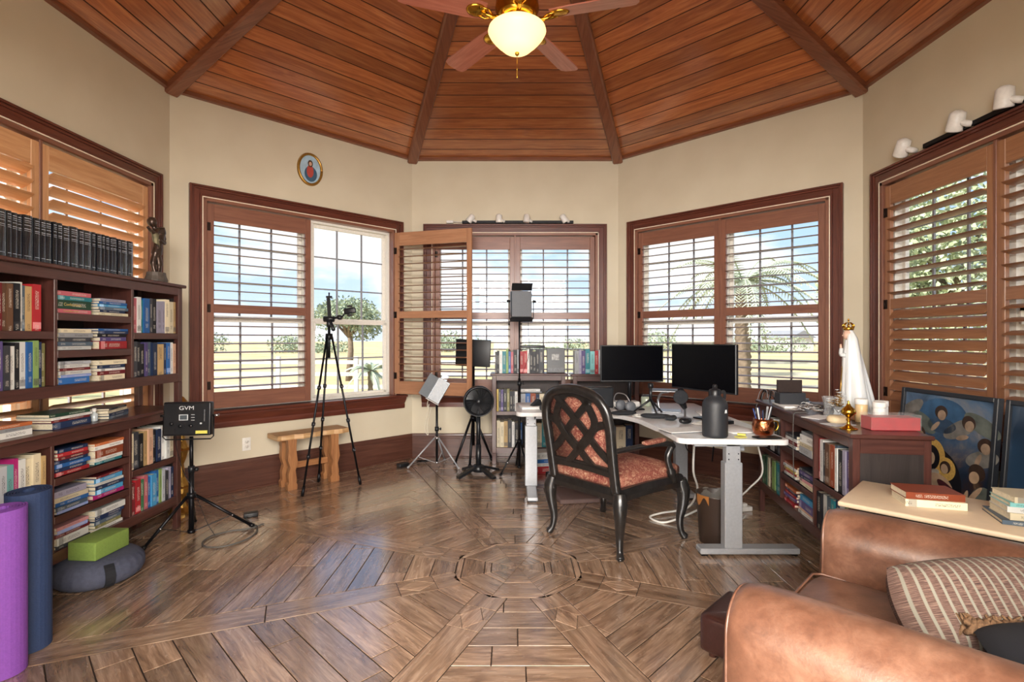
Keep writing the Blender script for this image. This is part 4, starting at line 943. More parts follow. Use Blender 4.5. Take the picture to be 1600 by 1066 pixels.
def dleg(x, y, ax, fl, name='leg'):
    g = MB(); g.box(x-.045, x+.045, y-.03, y+.03, .55, .70, .004); g.box(x-.055, x+.055, y-.036, y+.036, .045, .58, .005)
    for a in (-.03, .03):
        for z in (.60, .635): g.cyl((x+a, y-.032, z), (x+a, y-.030, z), .004, seg=8, mi=1)
    o = g.build(name, [M_GREYM, M_BLK], D)
    f = MB()
    if ax == 'x': f.box(x-fl[0], x+fl[1], y-.045, y+.045, .012, .048, .006)
    else: f.box(x-.045, x+.045, y-fl[0], y+fl[1], .012, .048, .006)
    f.box(*( (x-fl[0]+.01, x-fl[0]+.05, y-.03, y+.03) if ax == 'x' else (x-.03, x+.03, y-fl[0]+.01, y-fl[0]+.05)), 0, .013, mi=1); f.box(*((x+fl[1]-.05, x+fl[1]-.01, y-.03, y+.03) if ax == 'x' else (x-.03, x+.03, y+fl[1]-.05, y+fl[1]-.01)), 0, .013, mi=1)
    f.build('foot', [M_GREYM, M_BLK], o)
dleg(1.345, 3.25, 'x', (.21, .41)); dleg(.135, 4.62, 'y', (.36, .30)); dleg(1.47, 4.62, 'y', (.28, .28))
m = MB(); m.box(.16, 1.30, 4.59, 4.65, .64, .685, .003); m.box(1.38, 1.44, 3.28, 4.60, .64, .685, .003); m.box(1.10, 1.56, 3.22, 3.27, .68, .699, .003); m.build('crossbar', M_GREYM, D)

# ---- carved black office chair with lattice back, red tapestry seat
t = NT('red_tapestry'); v = t.mapping('Object'); vo = t.n('ShaderNodeTexVoronoi'); vo.inputs['Scale'].default_value = 26; t.l(v, vo.inputs['Vector']); nz = t.noise(v, 30, 6, .7, 2.5); n2 = t.noise(v, 7, 3)
c = t.ramp(nz.outputs['Fac'], [(.3, hx('#47201b')), (.45, hx('#722f28')), (.53, hx('#8a4c3c')), (.60, hx('#b8987c')), (.75, hx('#6b342c'))]); c = t.mix(.25, c, t.ramp(n2.outputs['Fac'], [(.35, hx('#6d2a26')), (.65, hx('#a57c60'))])); t.l(c, t.b.inputs['Base Color']); t.b.inputs['Roughness'].default_value = .8; t.bump(nz.outputs['Fac'], .3, .003); M_TAP = t.m
M_BLKW = plain('worn_black_wood', '#1c1a19', .33, coat=.4, nscale=40, nstr=.04, var=.5)
CH = thing('carved_armchair', (.665, 3.575, 0), R(-50), 'black carved armchair with lattice back and red tapestry seat at the desk', 'chair')
SW, SD = .288, .295       # half width at the back, half depth (+y = forward)
SWF = .335
def leg(name, x, y, ox, oy, rear):
    k = 1 if not rear else .85
    p = bez([(x, y, .40), (x+ox*.020, y+oy*.020, .33), (x+ox*.018*k, y+oy*.018*k, .24), (x-ox*.004, y-oy*.004, .13), (x+ox*.006, y+oy*.006, .05), (x+ox*.030, y+oy*.030, .012)], 6)
    n = len(p); prof = [.040, .046, .036, .025, .020, .026]; rr = [prof[min(int(i/6), 5)]+(prof[min(int(i/6)+1, 5)]-prof[min(int(i/6), 5)])*((i % 6)/6) for i in range(n)]
    m = MB(); m.tube(p, rr, 14); m.tube([p[-1]+Vector((0, 0, -.001)), p[-1]+Vector((ox*.006, oy*.006, -.0118))], [.021, .014], 12)
    for sg in (-1, 1): m.tube([(x+sg*oy*.024, y-sg*ox*.024, .36), (x+sg*oy*.030, y-sg*ox*.030, .325), (x+sg*oy*.020, y-sg*ox*.020, .295)], [.010, .013, .005], 8)
    return m.build('leg', M_BLKW, CH)
for x, y, ox, oy, rr in ((-SW, -SD, -.7, -.7, 1), (SW, -SD, .7, -.7, 1), (-SWF, SD, -.7, .7, 0), (SWF, SD, .7, .7, 0)): leg('leg', x, y, ox, oy, rr)
def railp(p, q, sag): a, b = Vector(p), Vector(q); return [a.lerp(b, i/10)+Vector((0, 0, sag*math.sin(math.pi*i/10))) for i in range(11)]
m = MB(); rp = [(-.022, -.048), (.022, -.048), (.026, -.015), (.022, .03), (-.022, .03), (-.026, 0)]
for a, b, s_ in (((-SW, -SD, .40), (SW, -SD, .40), .0), ((-SWF, SD, .40), (SWF, SD, .40), .014), ((-SW, -SD, .40), (-SWF, SD, .40), .012), ((SW, -SD, .40), (SWF, SD, .40), .012)): m.strip(railp(a, b, s_), rp, smooth=False)
m.build('seat_frame', M_BLKW, CH)
m = MB()
bm = bmesh.new(); bmesh.ops.create_cube(bm, size=1); bmesh.ops.subdivide_edges(bm, edges=bm.edges[:], cuts=9, use_grid_fill=True)
for vv in bm.verts:
    u = vv.co*2; wd = (SW+(SWF-SW)*(u.y+1)/2)*1.0; r = (1-.10*abs(u.z)**4); e = (1-abs(u.x)**4)*(1-abs(u.y)**4)
    vv.co = Vector((u.x*wd*r*(1-.03*abs(u.y)**6), u.y*(SD+.005)*r, .462+u.z*.044+(.040*e if u.z > 0 else 0)))
m.bm(bm); seat = m.build('seat_cushion', M_TAP, CH)
q = MB(); q.tube([(-SW*.97, -SD*1.0, .425), (-SWF*.97, SD*.97, .425), (SWF*.97, SD*.97, .425), (SW*.97, -SD*1.0, .425)], .006, 8, closed=True); q.build('piping', M_TAP, seat)
# back: arched frame leaning backwards
def bp(x, z): return Vector((x, -SD-.02-(z-.45)*.17, z))     # back plane
arch = [(-.268, .40), (-.268, .55), (-.272, .70), (-.274, .82), (-.250, .925), (-.17, 1.000), (0, 1.030), (.17, 1.000), (.250, .925), (.274, .82), (.272, .70), (.268, .55), (.268, .40)]
ap = bez([bp(x, z) for x, z in arch], 5)
m = MB(); m.strip(ap, [(.031, -.012), (.031, .014), (.014, .026), (-.014, .026), (-.031, .014), (-.031, -.012), (-.014, -.022), (.014, -.022)], up=(0, 1, .17), smooth=True); m.build('back_frame', M_BLKW, CH)
m = MB(); lp = [(.024, -.007), (.024, .008), (-.024, .008), (-.024, -.007)]
def lat(pts, k=1): m.strip(bez([bp(x, z)+Vector((0, -.002*k, 0)) for x, z in pts], 6), lp, up=(0, 1, .17))
lat([(-.25, .60), (-.17, .66), (-.04, .80), (.10, .93), (.17, 1.0)]); lat([(.25, .60), (.17, .66), (.04, .80), (-.10, .93), (-.17, 1.0)], 2)
lat([(-.26, .83), (-.17, .80), (-.04, .68), (.07, .57), (.12, .53)]); lat([(.26, .83), (.17, .80), (.04, .68), (-.07, .57), (-.12, .53)], 2)
lat([(-.12, .94), (-.165, .83), (-.10, .72), (0, .63)], 3); lat([(.12, .94), (.165, .83), (.10, .72), (0, .63)], 3); lat([(-.12, .94), (-.07, .99), (0, 1.005), (.07, .99), (.12, .94)], 1)
lat([(-.24, .53), (-.1, .535), (.1, .535), (.24, .53)], 1)
m.build('back_lattice', M_BLKW, CH)
m = MB(); m.strip([bp(x, .515+.012*math.cos(x*6)) for x in (-.262, -.12, 0, .12, .262)], [(.018, -.012), (.018, .014), (-.018, .014), (-.018, -.012)], up=(0, 1, .17)); m.build('lower_back_rail', M_BLKW, CH)
# tapestry back pad in front of the lattice
m = MB(); inn = [(x*.92, .53+(z-.42)*.80) for x, z in arch]; ip = bez([bp(x, z)+Vector((0, .022, 0)) for x, z in inn], 5); n = len(ip); cen = bp(0, .78)+Vector((0, .07, 0))
vs = list(ip)+[p+Vector((0, .03, 0)) for p in ip]+[cen+(p-cen)*.7+Vector((0, .025, 0)) for p in ip]+[cen]
fs = [tuple(range(n))]+[(i, (i+1) % n, n+(i+1) % n, n+i) for i in range(n)]+[(n+i, n+(i+1) % n, 2*n+(i+1) % n, 2*n+i) for i in range(n)]+[(2*n+i, 2*n+(i+1) % n, 3*n) for i in range(n)]
m.add(vs, fs, 0, True); m.build('back_pad', M_TAP, CH)
for sg in (-1, 1):
    m = MB(); m.tube(bez([bp(sg*.272, .66)+Vector((0, .01, 0)), (sg*.295, -.12, .665), (sg*.325, .08, .665), (sg*.348, .165, .655), (sg*.348, .19, .635)], 6), .018, 10)
    m.tube(bez([(sg*.348, .175, .64), (sg*.338, .14, .57), (sg*.350, .16, .48), (sg*.345, .20, .41)], 6), [.022]*6+[.021]*6+[.030]*7, 10); o = m.build('arm', M_BLKW, CH)
    q = MB(); soft(q, sg*.318-.026, sg*.318+.026, -.09, .13, .674, .702, .012, cuts=5); q.build('arm_pad', M_TAP, o)
# ================================================================== STANDS, LAMPS, FAN, BENCH
def tri_legs(T, hub, feet, r, mat, ring=None, foot=M_PLAST, brace=True, clamps=None):
    for fx, fy in feet:
        m = MB(); a = Vector(hub); b = Vector((fx, fy, r)); d = math.hypot(fx, fy); off = Vector((fx/d*.025, fy/d*.025, 0))
        m.tube([a+off, b], r, 10); m.tube([b+(a-b)*.06, b+Vector((0, 0, .004))], [r*1.35, r*1.5], 10); o = m.build('leg', mat, T)
        if brace and ring is not None:
            q = MB(); mid = (a+off).lerp(b, .62); q.bar((fx/d*.02, fy/d*.02, ring), mid, .010, .004); q.cyl(mid-Vector((fy/d, -fx/d, 0))*.012, mid+Vector((fy/d, -fx/d, 0))*.012, .006, mi=1, seg=8); q.build('brace', [mat, M_CHROME], o)
        if clamps:
            for u in clamps:
                q = MB(); c = (a+off).lerp(b, u); dr = (b-a).normalized(); q.cyl(c-dr*.016, c+dr*.016, r*1.7, seg=10); q.obox(c+Vector((.012, -.008, 0)), (.018, .008, .014), mi=1); q.build('leg_clamp', [M_PLAST, M_CHROME], o)
def pole(T, z0, z1, r, mat, name='pole', x=0, y=0, collars=()):
    m = MB(); m.cyl((x, y, z0), (x, y, z1), r, seg=14); o = m.build(name, mat, T)
    for z in collars:
        q = MB(); q.cyl((x, y, z-.022), (x, y, z+.022), r*1.7, seg=14); q.cyl((x+r, y, z), (x+r+.028, y, z), .006, seg=8); q.cyl((x+r+.02, y-.004, z), (x+r+.034, y-.004, z), .014, seg=10); q.build('collar_knob', M_PLAST, o)
    return o
# -- small bi-colour light with lettering on its back, by the left bookcase
M_YEL = plain('yellow_sticker', '#d8cf5e', .5); M_LCD = plain('lcd_grey', '#4a5257', .3); M_LET = plain('pale_lettering', '#d4d6d8', .4)
G = thing('studio_light', (-2.205, 3.50, 0), 0, 'black video light panel on a light stand beside the left bookcases', 'studio light')
pole(G, .04, .48, .0165, M_BLK); pole(G, .46, .69, .012, M_BLK, 'upper_pole', collars=(.47,)); 
m = MB(); m.cyl((0, 0, .275), (0, 0, .31), .028); m.cyl((0, 0, .04), (0, 0, .06), .024); m.build('hub', M_BLK, G)
tri_legs(G, (0, 0, .29), [(-.178, -.215), (.32, .20), (-.16, .30)], .0105, M_BLK, .05)
PA = thing('panel_tilt', (0, 0, 0)); bpy.data.objects.remove(PA)
LM = Matrix.Translation((-.005, -.02, .815)) @ Matrix.Rotation(R(8), 4, 'Z') @ Matrix.Rotation(R(-3), 4, 'X')
m = MB(); m.box(-.148, .148, -.028, .028, -.112, .112, .010, seg=3, M=LM); m.box(-.14, .14, -.033, -.027, -.104, .104, .003, M=LM); p = m.build('light_panel', M_PLAST, G)
text('lettering', 'GVM', .036, M_LET, p, LM @ Matrix.Translation((0, -.0345, .072)) @ Matrix.Rotation(R(90), 4, 'X'), sx=1.25)
q = MB(); q.box(-.045, .01, -.036, -.032, -.008, .030, mi=0, M=LM); q.box(-.040, .005, -.0368, -.0355, -.004, .026, mi=1, M=LM); q.build('display', [M_LET, M_LCD], p)
q = MB(); q.box(.060, .132, -.0365, -.032, -.098, -.078, M=LM); q.build('yellow_label', M_YEL, p)
q = MB(); q.cyl(LM @ Vector((.092, -.033, -.03)), LM @ Vector((.092, -.042, -.03)), .006, mi=1, seg=10)
for x, z in ((-.035, -.045), (.03, -.045), (-.09, -.03)): q.cyl(LM @ Vector((x, -.033, z)), LM @ Vector((x, -.044, z)), .011, seg=14)
for k in range(3): q.obox(LM @ Vector((.04, -.034, .028-.018*k)), (.022, .003, .003), mi=1)
for k in range(16): q.obox(LM @ Vector((.112+.0*k, -.034, .06-.005*k)), (.006, .002, .002), mi=2)
q.build('controls', [M_PLAST, M_LET, M_GREYM], p)
q = MB(); q.tube([LM @ Vector(v) for v in ((-.155, 0, .02), (-.158, 0, -.12), (-.14, 0, -.138), (.14, 0, -.138), (.158, 0, -.12), (.158, 0, .02))], .0045, 8); q.cyl(LM @ Vector((.150, 0, .02)), LM @ Vector((.19, 0, .02)), .008, mi=1, seg=10); q.cyl(LM @ Vector((-.150, 0, .02)), LM @ Vector((-.175, 0, .02)), .008, seg=10); q.build('yoke', [M_BLK, M_CHROME], G)
q = MB(); q.tube(bez([LM @ Vector((-.07, -.035, -.06)), (-.06, -.06, .62), (-.03, -.03, .45), (.03, -.02, .33), (.10, .0, .12), (.16, .0, .02)], 6), .0025, 6); q.build('cable', M_BLK, G)
M_CORD = plain('grey_cord', '#55524e', .5)
q = MB(); q.tube(bez([(-2.02, 3.86, .010), (-1.95, 3.78, .008), (-1.86, 3.70, .007), (-1.81, 3.58, .007), (-1.82, 3.45, .007), (-1.90, 3.35, .007), (-2.01, 3.34, .007), (-2.08, 3.42, .007), (-2.08, 3.53, .007), (-2.00, 3.62, .007), (-1.90, 3.66, .007), (-1.84, 3.76, .007)], 8), .006, 6)
q.build('floor_cable', M_CORD, label='grey cable looping on the floor in front of the left light stand', cat='cable')
q = MB(); q.box(-.05, .05, -.03, .03, 0, .035, .006, seg=2); q.build('power_adapter', M_PLAST, loc=(-2.02, 3.93, 0), rot=.5, label='black power brick on the floor behind the left light stand', cat='power adapter')
# -- camera tripod by the open window
K = thing('camera_tripod', (-1.685, 4.665, 0), 0, 'tall slim black camera tripod in front of the unshuttered window pane', 'tripod')
tri_legs(K, (0, 0, 1.37), [(-.135, -.265), (.255, .095), (-.165, .185)], .0095, M_BLK, clamps=(.33, .56, .76), brace=False)
pole(K, 1.18, 1.47, .012, M_BLK, 'centre_column'); m = MB(); m.cyl((0, 0, 1.345), (0, 0, 1.40), .034, .030); m.build('shoulder', M_BLK, K)
m = MB(); m.cyl((0, 0, 1.46), (0, 0, 1.52), .022); m.cyl((-.045, 0, 1.53), (.045, 0, 1.53), .026); m.cyl((.02, -.03, 1.52), (.075, -.10, 1.43), .012, .015); m.obox((.0, 0, 1.62), (.028, .03, .20), (0, R(-4), 0), .004); m.obox((.0, 0, 1.73), (.05, .02, .018)); m.cyl((0, 0, 1.73), (0, 0, 1.77), .007, seg=8); m.build('pan_head', M_PLAST, K)
m = MB(); m.cyl((.045, -.01, 1.54), (.12, -.01, 1.545), .010); m.cyl((.10, -.03, 1.545), (.10, .01, 1.545), .022); m.cyl((.12, -.01, 1.55), (.16, -.01, 1.60), .008); m.obox((.19, -.01, 1.605), (.11, .022, .055), (0, R(-8), 0), .012, seg=2); m.obox((.19, -.01, 1.645), (.04, .03, .018)); m.obox((.19, -.01, 1.565), (.04, .03, .018)); m.build('phone_clamp', M_PLAST, K)
# -- rustic bench under window 2
M_PINE = wood('rustic_pine', '#7f5032', '#a06c42', '#b98a5c', rough=.5, gs=1.3, var=.08, bump=.3)
M_PINET = wood('pale_pine_top', '#a8774a', '#c9a070', '#dcbc90', rough=.5, gs=1.3, var=.08, bump=.3)
P0 = Vector((CN[2][0], CN[2][1], 0)); wa = R(45)
def WL(u, d, z=0): return P0+Vector((math.cos(wa)*u+math.sin(wa)*d, math.sin(wa)*u-math.cos(wa)*d, z))
BN = thing('wooden_bench', WL(1.07, .21), wa, 'small rustic pine bench under the left back window behind the tripod', 'bench')
rs = random.Random(2); n = 18
top = [(-.335+.67*i/n, -.125+.008*math.sin(i*1.9)+.010*math.sin(i*.7)) for i in range(n+1)]+[(.335-.67*i/n, .115) for i in range(n+1)]
m = MB(); m.prism(top, .452, .495); m.build('bench_top', M_PINET, BN)
def wavy(x0, x1, zs): return zs
for x in (-.20, .20):
    for y in (-.085, .065):
        prof = [(-.045, 0), (-.050, .05), (-.035, .07), (-.040, .14), (-.022, .20), (-.045, .27), (-.038, .36), (-.044, .452), (.044, .452), (.038, .36), (.045, .30), (.055, .24), (.030, .17), (.042, .10), (.038, .06), (.050, .04), (.048, 0)]
        m = MB(); m.prism([(x+a*.9, z) for a, z in prof], y-.028, y+.028, axis='y'); m.build('leg', M_PINE, BN)
m = MB(); m.box(-.17, .17, -.03, .0, .17, .225, .004); m.build('stretcher', M_PINE, BN)
# -- outlet
m = MB(); m.box(-.036, .036, -.007, 0, -.058, .058, .003, seg=2); OT = m.build('wall_outlet', plain('white_plate', '#e9e5dc', .35, nstr=0), loc=WL(.588, 0, .406), rot=wa, label='white double wall outlet under the left back window', cat='outlet')
for z in (-.022, .022):
    q = MB(); q.lathe([(.017, 0), (.017, .002), (.0, .0022)], seg=16, M=Matrix.Translation((0, -.0065, z)) @ Matrix.Rotation(R(90), 4, 'X'))
    for x in (-.006, .006): q.box(x-.001, x+.001, -.0095, -.0085, z-.001, z+.006, mi=1)
    q.cyl((0, -.0095, z-.008), (0, -.0085, z-.008), .002, mi=1, seg=8); q.build('socket', [plain('white_plate', '#e9e5dc'), M_PLAST], OT)
# -- oval picture
M_GOLD = plain('gilt', '#b78d45', .32, .85, nscale=80, var=.15)
OV = thing('oval_picture', WL(1.168, .002, 3.01), wa, 'small gold framed oval picture of a robed figure high on left wall', 'picture')
n = 48; m = MB(); m.strip([(.112*math.cos(6.2832*i/n), -.012, .145*math.sin(6.2832*i/n)) for i in range(n+1)], [(.016, -.012), (.010, .008), (0, .012), (-.008, .004), (-.014, -.012)], up=(0, -1, 0), smooth=True); m.build('frame', M_GOLD, OV)
m = MB(); m.prism([(.103*math.cos(6.2832*i/n), .136*math.sin(6.2832*i/n)) for i in range(n)], -.008, -.003, axis='y'); pr = m.build('print', plain('pale_blue_backdrop', '#a9c3d4', .4, nscale=20, var=.15), OV)
for nm, cx, cz, rx, rr_, c, y in (('painted_robe', .005, -.045, .062, .075, '#3d5f78', -.0085), ('painted_tunic', -.002, -.02, .034, .062, '#b04a40', -.0095), ('painted_hair', 0, .055, .025, .034, '#4b3428', -.0100), ('painted_face', 0, .052, .014, .020, '#cfa58a', -.0110)):
    blob(nm, pr, cx, cz, rx, rr_, plain('oval_'+nm, c, .5), y)
# -- track lights
M_LAMPW = plain('white_lamp_plastic', '#e4e0da', .35, nstr=0)
def track(loc, rot, x0, x1, lamps, label, sc=1):
    T = thing('track_light', loc, rot, label, 'track light')
    m = MB(); m.box(x0, x1, -.050, -.005, 0, .030, .003); m.build('track_bar', M_BLK, T)
    for x, yaw, pit in lamps:
        L = Matrix.Translation((x, -.075, .045*sc)) @ Matrix.Rotation(R(yaw), 4, 'Y') @ Matrix.Rotation(R(pit), 4, 'X')
        m = MB(); m.tube([L @ Vector((0, 0, -.042*sc)), L @ Vector((0, 0, -.036*sc)), L @ Vector((0, 0, .040*sc)), L @ Vector((0, 0, .052*sc))], [.036*sc, .037*sc, .033*sc, .014*sc], 18); o = m.build('lamp_head', M_LAMPW, T)
        q = MB(); q.tube([(x+.055*sc, -.03, .014), (x+.055*sc, -.06, .018), L @ Vector((0, 0, .0))], [.013*sc, .016*sc, .012*sc], 10); q.build('lamp_arm', M_LAMPW, o)
    return T
P3 = CN[3]; T3 = track((0, CY+AP, 2.662), 0, -.60, .66, [(-.50, 40, 10), (-.18, 0, 8), (.13, 5, -10), (.55, -35, 10)], 'black track light with four white heads above the back window')
m = MB(); m.box(-.78, -.70, -.045, -.01, .004, .034, .004); m.tube([(-.70, -.03, .02), (-.60, -.03, .015)], .005, 6); m.build('plug_adapter', M_LAMPW, T3)
PR = CN[5]
track((AP, CY, 2.662), R(-90), -.50, .80, [(-.65, 42, 12), (-.20, 30, 10), (.12, 12, 8), (.52, 25, 10)], 'black track light with large white heads above the right wall window', 1.3)
# -- small light with barn doors near the corner
def fl(px, py, z): Y = 808*(1.35-z)/(py-530); return ((px-800)/808*Y-.035, Y)
Q = thing('studio_light', (-.83, 5.47, 0), 0, 'small light with open silver barn doors on low stand beside floor fan', 'studio light')
pole(Q, .04, .70, .013, M_BLK, collars=(.40,)); m = MB(); m.cyl((0, 0, .29), (0, 0, .32), .024); m.cyl((0, 0, .035), (0, 0, .055), .02); m.build('hub', M_CHROME, Q)
tri_legs(Q, (0, 0, .305), [(-.29, -.10), (.25, -.13), (.05, .26)], .008, M_GREYM, .045)
LM = Matrix.Translation((.02, -.02, .80)) @ Matrix.Rotation(R(2), 4, 'Z') @ Matrix.Rotation(R(30), 4, 'Y') @ Matrix.Rotation(R(-10), 4, 'X')
M_DOOR = plain('grey_barn_door', '#8e9499', .4, .3, nstr=0); M_LEDS = plain('dark_led_face', '#20242c', .25, nscale=400, var=.6)
m = MB(); m.box(-.068, .068, -.02, .03, -.13, .13, .004, M=LM); m.box(-.060, .060, -.022, -.018, -.122, .122, mi=1, M=LM); p = m.build('light_panel', [M_DOOR, M_LEDS], Q)
for A_, ax in ((LM @ Matrix.Translation((-.070, -.02, 0)) @ Matrix.Rotation(R(35), 4, 'Z'), 'l'), ):
    q = MB(); q.box(-.115, 0, -.002, .002, -.12, .12, M=A_); q.build('barn_door', M_DOOR, p)
A_ = LM @ Matrix.Translation((0, -.02, -.118)) @ Matrix.Rotation(R(10), 4, 'X'); q = MB(); q.box(-.075, .075, -.06, 0, -.002, .002, M=A_); q.build('barn_door', M_LAMPW, p)
A_ = LM @ Matrix.Translation((0, .0, .118)); q = MB(); q.box(-.05, .02, -.002, .002, 0, .07, M=A_); q.build('barn_door', M_DOOR, p)
q = MB(); q.tube(bez([(-.02, .0, .74), (-.09, -.01, .70), (-.10, 0, .62), (-.08, -.02, .66), (-.11, -.01, .52), (-.13, 0, .40), (-.09, -.02, .34), (-.10, 0, .46), (-.06, 0, .62)], 6), .0035, 6); q.build('cable', plain('white_cord', '#d8d0bd', .5), Q)
# -- flat black panel on a tripod behind the open shutter
Q = thing('studio_light', (-.455, 5.60, 0), 0, 'flat black light panel on a tripod between open shutter and fan', 'studio light')
pole(Q, .20, 1.07, .017, M_BLK); m = MB(); m.cyl((0, 0, .46), (0, 0, .52), .032); m.build('hub', M_BLK, Q)
tri_legs(Q, (0, 0, .49), [(-.19, -.10), (-.02, -.22), (.20, .12)], .013, M_BLK, .2, brace=False)
LM = Matrix.Translation((0, -.03, 1.20)) @ Matrix.Rotation(R(-14), 4, 'Z') @ Matrix.Rotation(R(2), 4, 'Y')
m = MB(); m.box(-.195, .195, -.012, .012, -.145, .145, .006, seg=2, M=LM); m.box(-.06, .06, .010, .022, -.14, -.03, M=LM); m.build('light_panel', M_PLAST, Q)
# -- tall stand with barn-door light
Q = thing('studio_light', (.04, 5.27, 0), 0, 'tall light stand with grey barn door light, behind the desk end', 'studio light')
pole(Q, .05, .95, .013, M_BLK, collars=(.9,)); pole(Q, .95, 1.58, .008, M_BLK, 'upper_pole'); m = MB(); m.cyl((0, 0, .29), (0, 0, .325), .026); m.cyl((0, 0, .04), (0, 0, .06), .022); m.build('hub', M_BLK, Q)
tri_legs(Q, (0, 0, .305), [(-.19, -.20), (.10, -.25), (-.03, .22)], .009, M_BLK, .05)
LM = Matrix.Translation((.02, 0, 1.735)) @ Matrix.Rotation(R(8), 4, 'Z')
M_DIFF = plain('grey_diffuser', '#595c61', .5, nscale=300, var=.2)
m = MB(); m.box(-.105, .105, -.02, .07, -.165, .105, .006, M=LM); m.box(-.10, .10, -.026, -.018, -.155, .10, mi=1, M=LM); p = m.build('light_panel', [M_PLAST, M_DIFF], Q)
A_ = LM @ Matrix.Translation((0, -.02, .105)) @ Matrix.Rotation(R(38), 4, 'X'); q = MB(); q.box(-.105, .105, -.0015, .0015, .004, .09, M=A_); q.build('barn_door', M_PLAST, p)
A_ = LM @ Matrix.Translation((0, -.02, -.165)) @ Matrix.Rotation(R(-150), 4, 'X'); q = MB(); q.box(-.115, .115, -.0015, .0015, 0, .05, M=A_); q.build('barn_door', M_PLAST, p)
q = MB(); q.tube([LM @ Vector(v) for v in ((-.108, 0, 0), (-.125, 0, 0), (-.125, 0, -.17), (-.11, 0, -.20), (.11, 0, -.20), (.125, 0, -.17), (.125, 0, 0), (.108, 0, 0))], .004, 6)
for sg in (-1, 1): q.cyl(LM @ Vector((sg*.118, 0, 0)), LM @ Vector((sg*.15, 0, 0)), .014, seg=10)
q.build('yoke', M_BLK, Q)
q = MB(); q.tube(bez([LM @ Vector((.08, .04, -.16)), (.09, 0, 1.45), (.10, .02, 1.2), (.03, .02, 1.0)], 6), .0025, 6); q.build('cable', M_BLK, Q)
# -- floor fan
F = thing('floor_fan', (-.37, 5.16, 0), R(8), 'black round floor fan on a four-footed base by the back bookcase', 'fan')
for k in range(4):
    a = R(45+90*k-12); c, s_ = math.cos(a), math.sin(a); m = MB(); m.strip([(c*.03, s_*.03, .075), (c*.12, s_*.12, .052), (c*.22, s_*.22, .018), (c*.25, s_*.25, .012)], [(.028, -.010), (.022, .012), (-.022, .012), (-.028, -.010)]); m.build('foot', M_PLAST, F)
m = MB(); m.lathe([(0, .10), (.05, .095), (.06, .06), (.055, .03), (0, .03)]); m.build('base_hub', M_PLAST, F)
pole(F, .08, .30, .028, M_PLAST); pole(F, .29, .60, .021, M_PLAST, 'upper_pole')
H_ = Matrix.Translation((0, -.03, .735)) @ Matrix.Rotation(R(90), 4, 'X') @ Matrix.Rotation(R(4), 4, 'X')
m = MB(); m.lathe([(.135, -.04), (.150, -.03), (.154, 0), (.152, .035), (.146, .045), (.138, .040), (.138, .0), (.12, -.02)], seg=40, M=H_); m.build('housing', M_PLAST, F)
m = MB(); m.lathe([(0, -.09), (.05, -.085), (.075, -.05), (.12, -.02)], seg=24, M=H_); m.cyl((0, 0, .58), (0, 0, .66), .03); m.build('motor', M_PLAST, F)
g = MB()
for r_ in [.03+.0125*i for i in range(9)]: g.tube([H_ @ Vector((r_*math.cos(6.2832*i/32), r_*math.sin(6.2832*i/32), .050-.10*(r_/.15)**2*.12)) for i in range(32)], .0016, 5, closed=True)
for k in range(24):
    a = 6.2832*k/24; g.tube([H_ @ Vector((.03*math.cos(a), .03*math.sin(a), .050)), H_ @ Vector((.09*math.cos(a+.25), .09*math.sin(a+.25), .047)), H_ @ Vector((.144*math.cos(a+.35), .144*math.sin(a+.35), .042))], .0016, 5)
g.lathe([(0, .056), (.026, .054), (.030, .046), (0, .046)], seg=20, M=H_); g.build('grille', M_PLAST, F)
for k in range(3):
    a = 6.2832*k/3; b = MB(); b.grid(lambda u, v: H_ @ Vector(((.02+.105*u)*math.cos(a+(v-.5)*1.3*(1-.2*u)+.4*u), (.02+.105*u)*math.sin(a+(v-.5)*1.3*(1-.2*u)+.4*u), .0+.025*(v-.5))), 6, 6); b.build('blade', M_PLAST, F)
# -- black adapters and cable on the floor in the corner
q = MB(); q.box(-.06, .06, -.035, .035, 0, .04, .008, seg=2); q.build('power_adapter', M_PLAST, loc=(-1.19, 5.47, 0), rot=.8, label='black adapter on the floor at the baseboard left of small light', cat='power adapter')
q = MB(); rs = random.Random(3); q.tube(bez([(-1.10, 5.55, .008)]+[(-.98+rs.uniform(-.10, .10), 5.62+rs.uniform(-.06, .06), .01+.02*rs.random()) for _ in range(12)], 5), .004, 6); q.build('cable_coil', M_BLK, label='tangle of black cable on the floor at the back left corner', cat='cable')

# ---- ceiling fan
M_BRASS = plain('polished_brass', '#d9a941', .22, 1, nstr=0); M_BLADE = wood('mahogany_fan_blade', '#a05c4a', '#b8725e', '#c88674', rough=.25, coat=.5, var=.05, crough=.3)
t = NT('lit_frosted_glass'); t.b.inputs['Base Color'].default_value = hx('#f3e3b4'); t.b.inputs['Roughness'].default_value = .35; t.b.inputs['Emission Color'].default_value = hx('#ffdc98'); t.b.inputs['Emission Strength'].default_value = 1.05
t.b.inputs['Transmission Weight'].default_value = 0; M_GLOBE = t.m
CF = thing('ceiling_fan', (-.005, CY, 3.18), 0, 'brass ceiling fan with five mahogany blades and a lit frosted bowl', 'ceiling fan')
m = MB(); m.cyl((0, 0, .20), (0, 0, APEX-3.18-.05), .013); m.lathe([(.0, APEX-3.18-.16), (.05, APEX-3.18-.15), (.075, APEX-3.18-.06), (.075, APEX-3.18)]); m.build('downrod', M_BRASS, CF)
m = MB(); m.lathe([(0, .24), (.05, .235), (.09, .21), (.125, .17), (.13, .12), (.115, .09), (.12, .075), (.09, .06), (.06, .05), (0, .05)], seg=36); m.build('motor_housing', M_BRASS, CF)
m = MB(); m.lathe([(0, .062), (.075, .058), (.085, .045), (.10, .02), (.115, .008), (.0, .006)], seg=32); m.build('light_fitter', M_BRASS, CF)
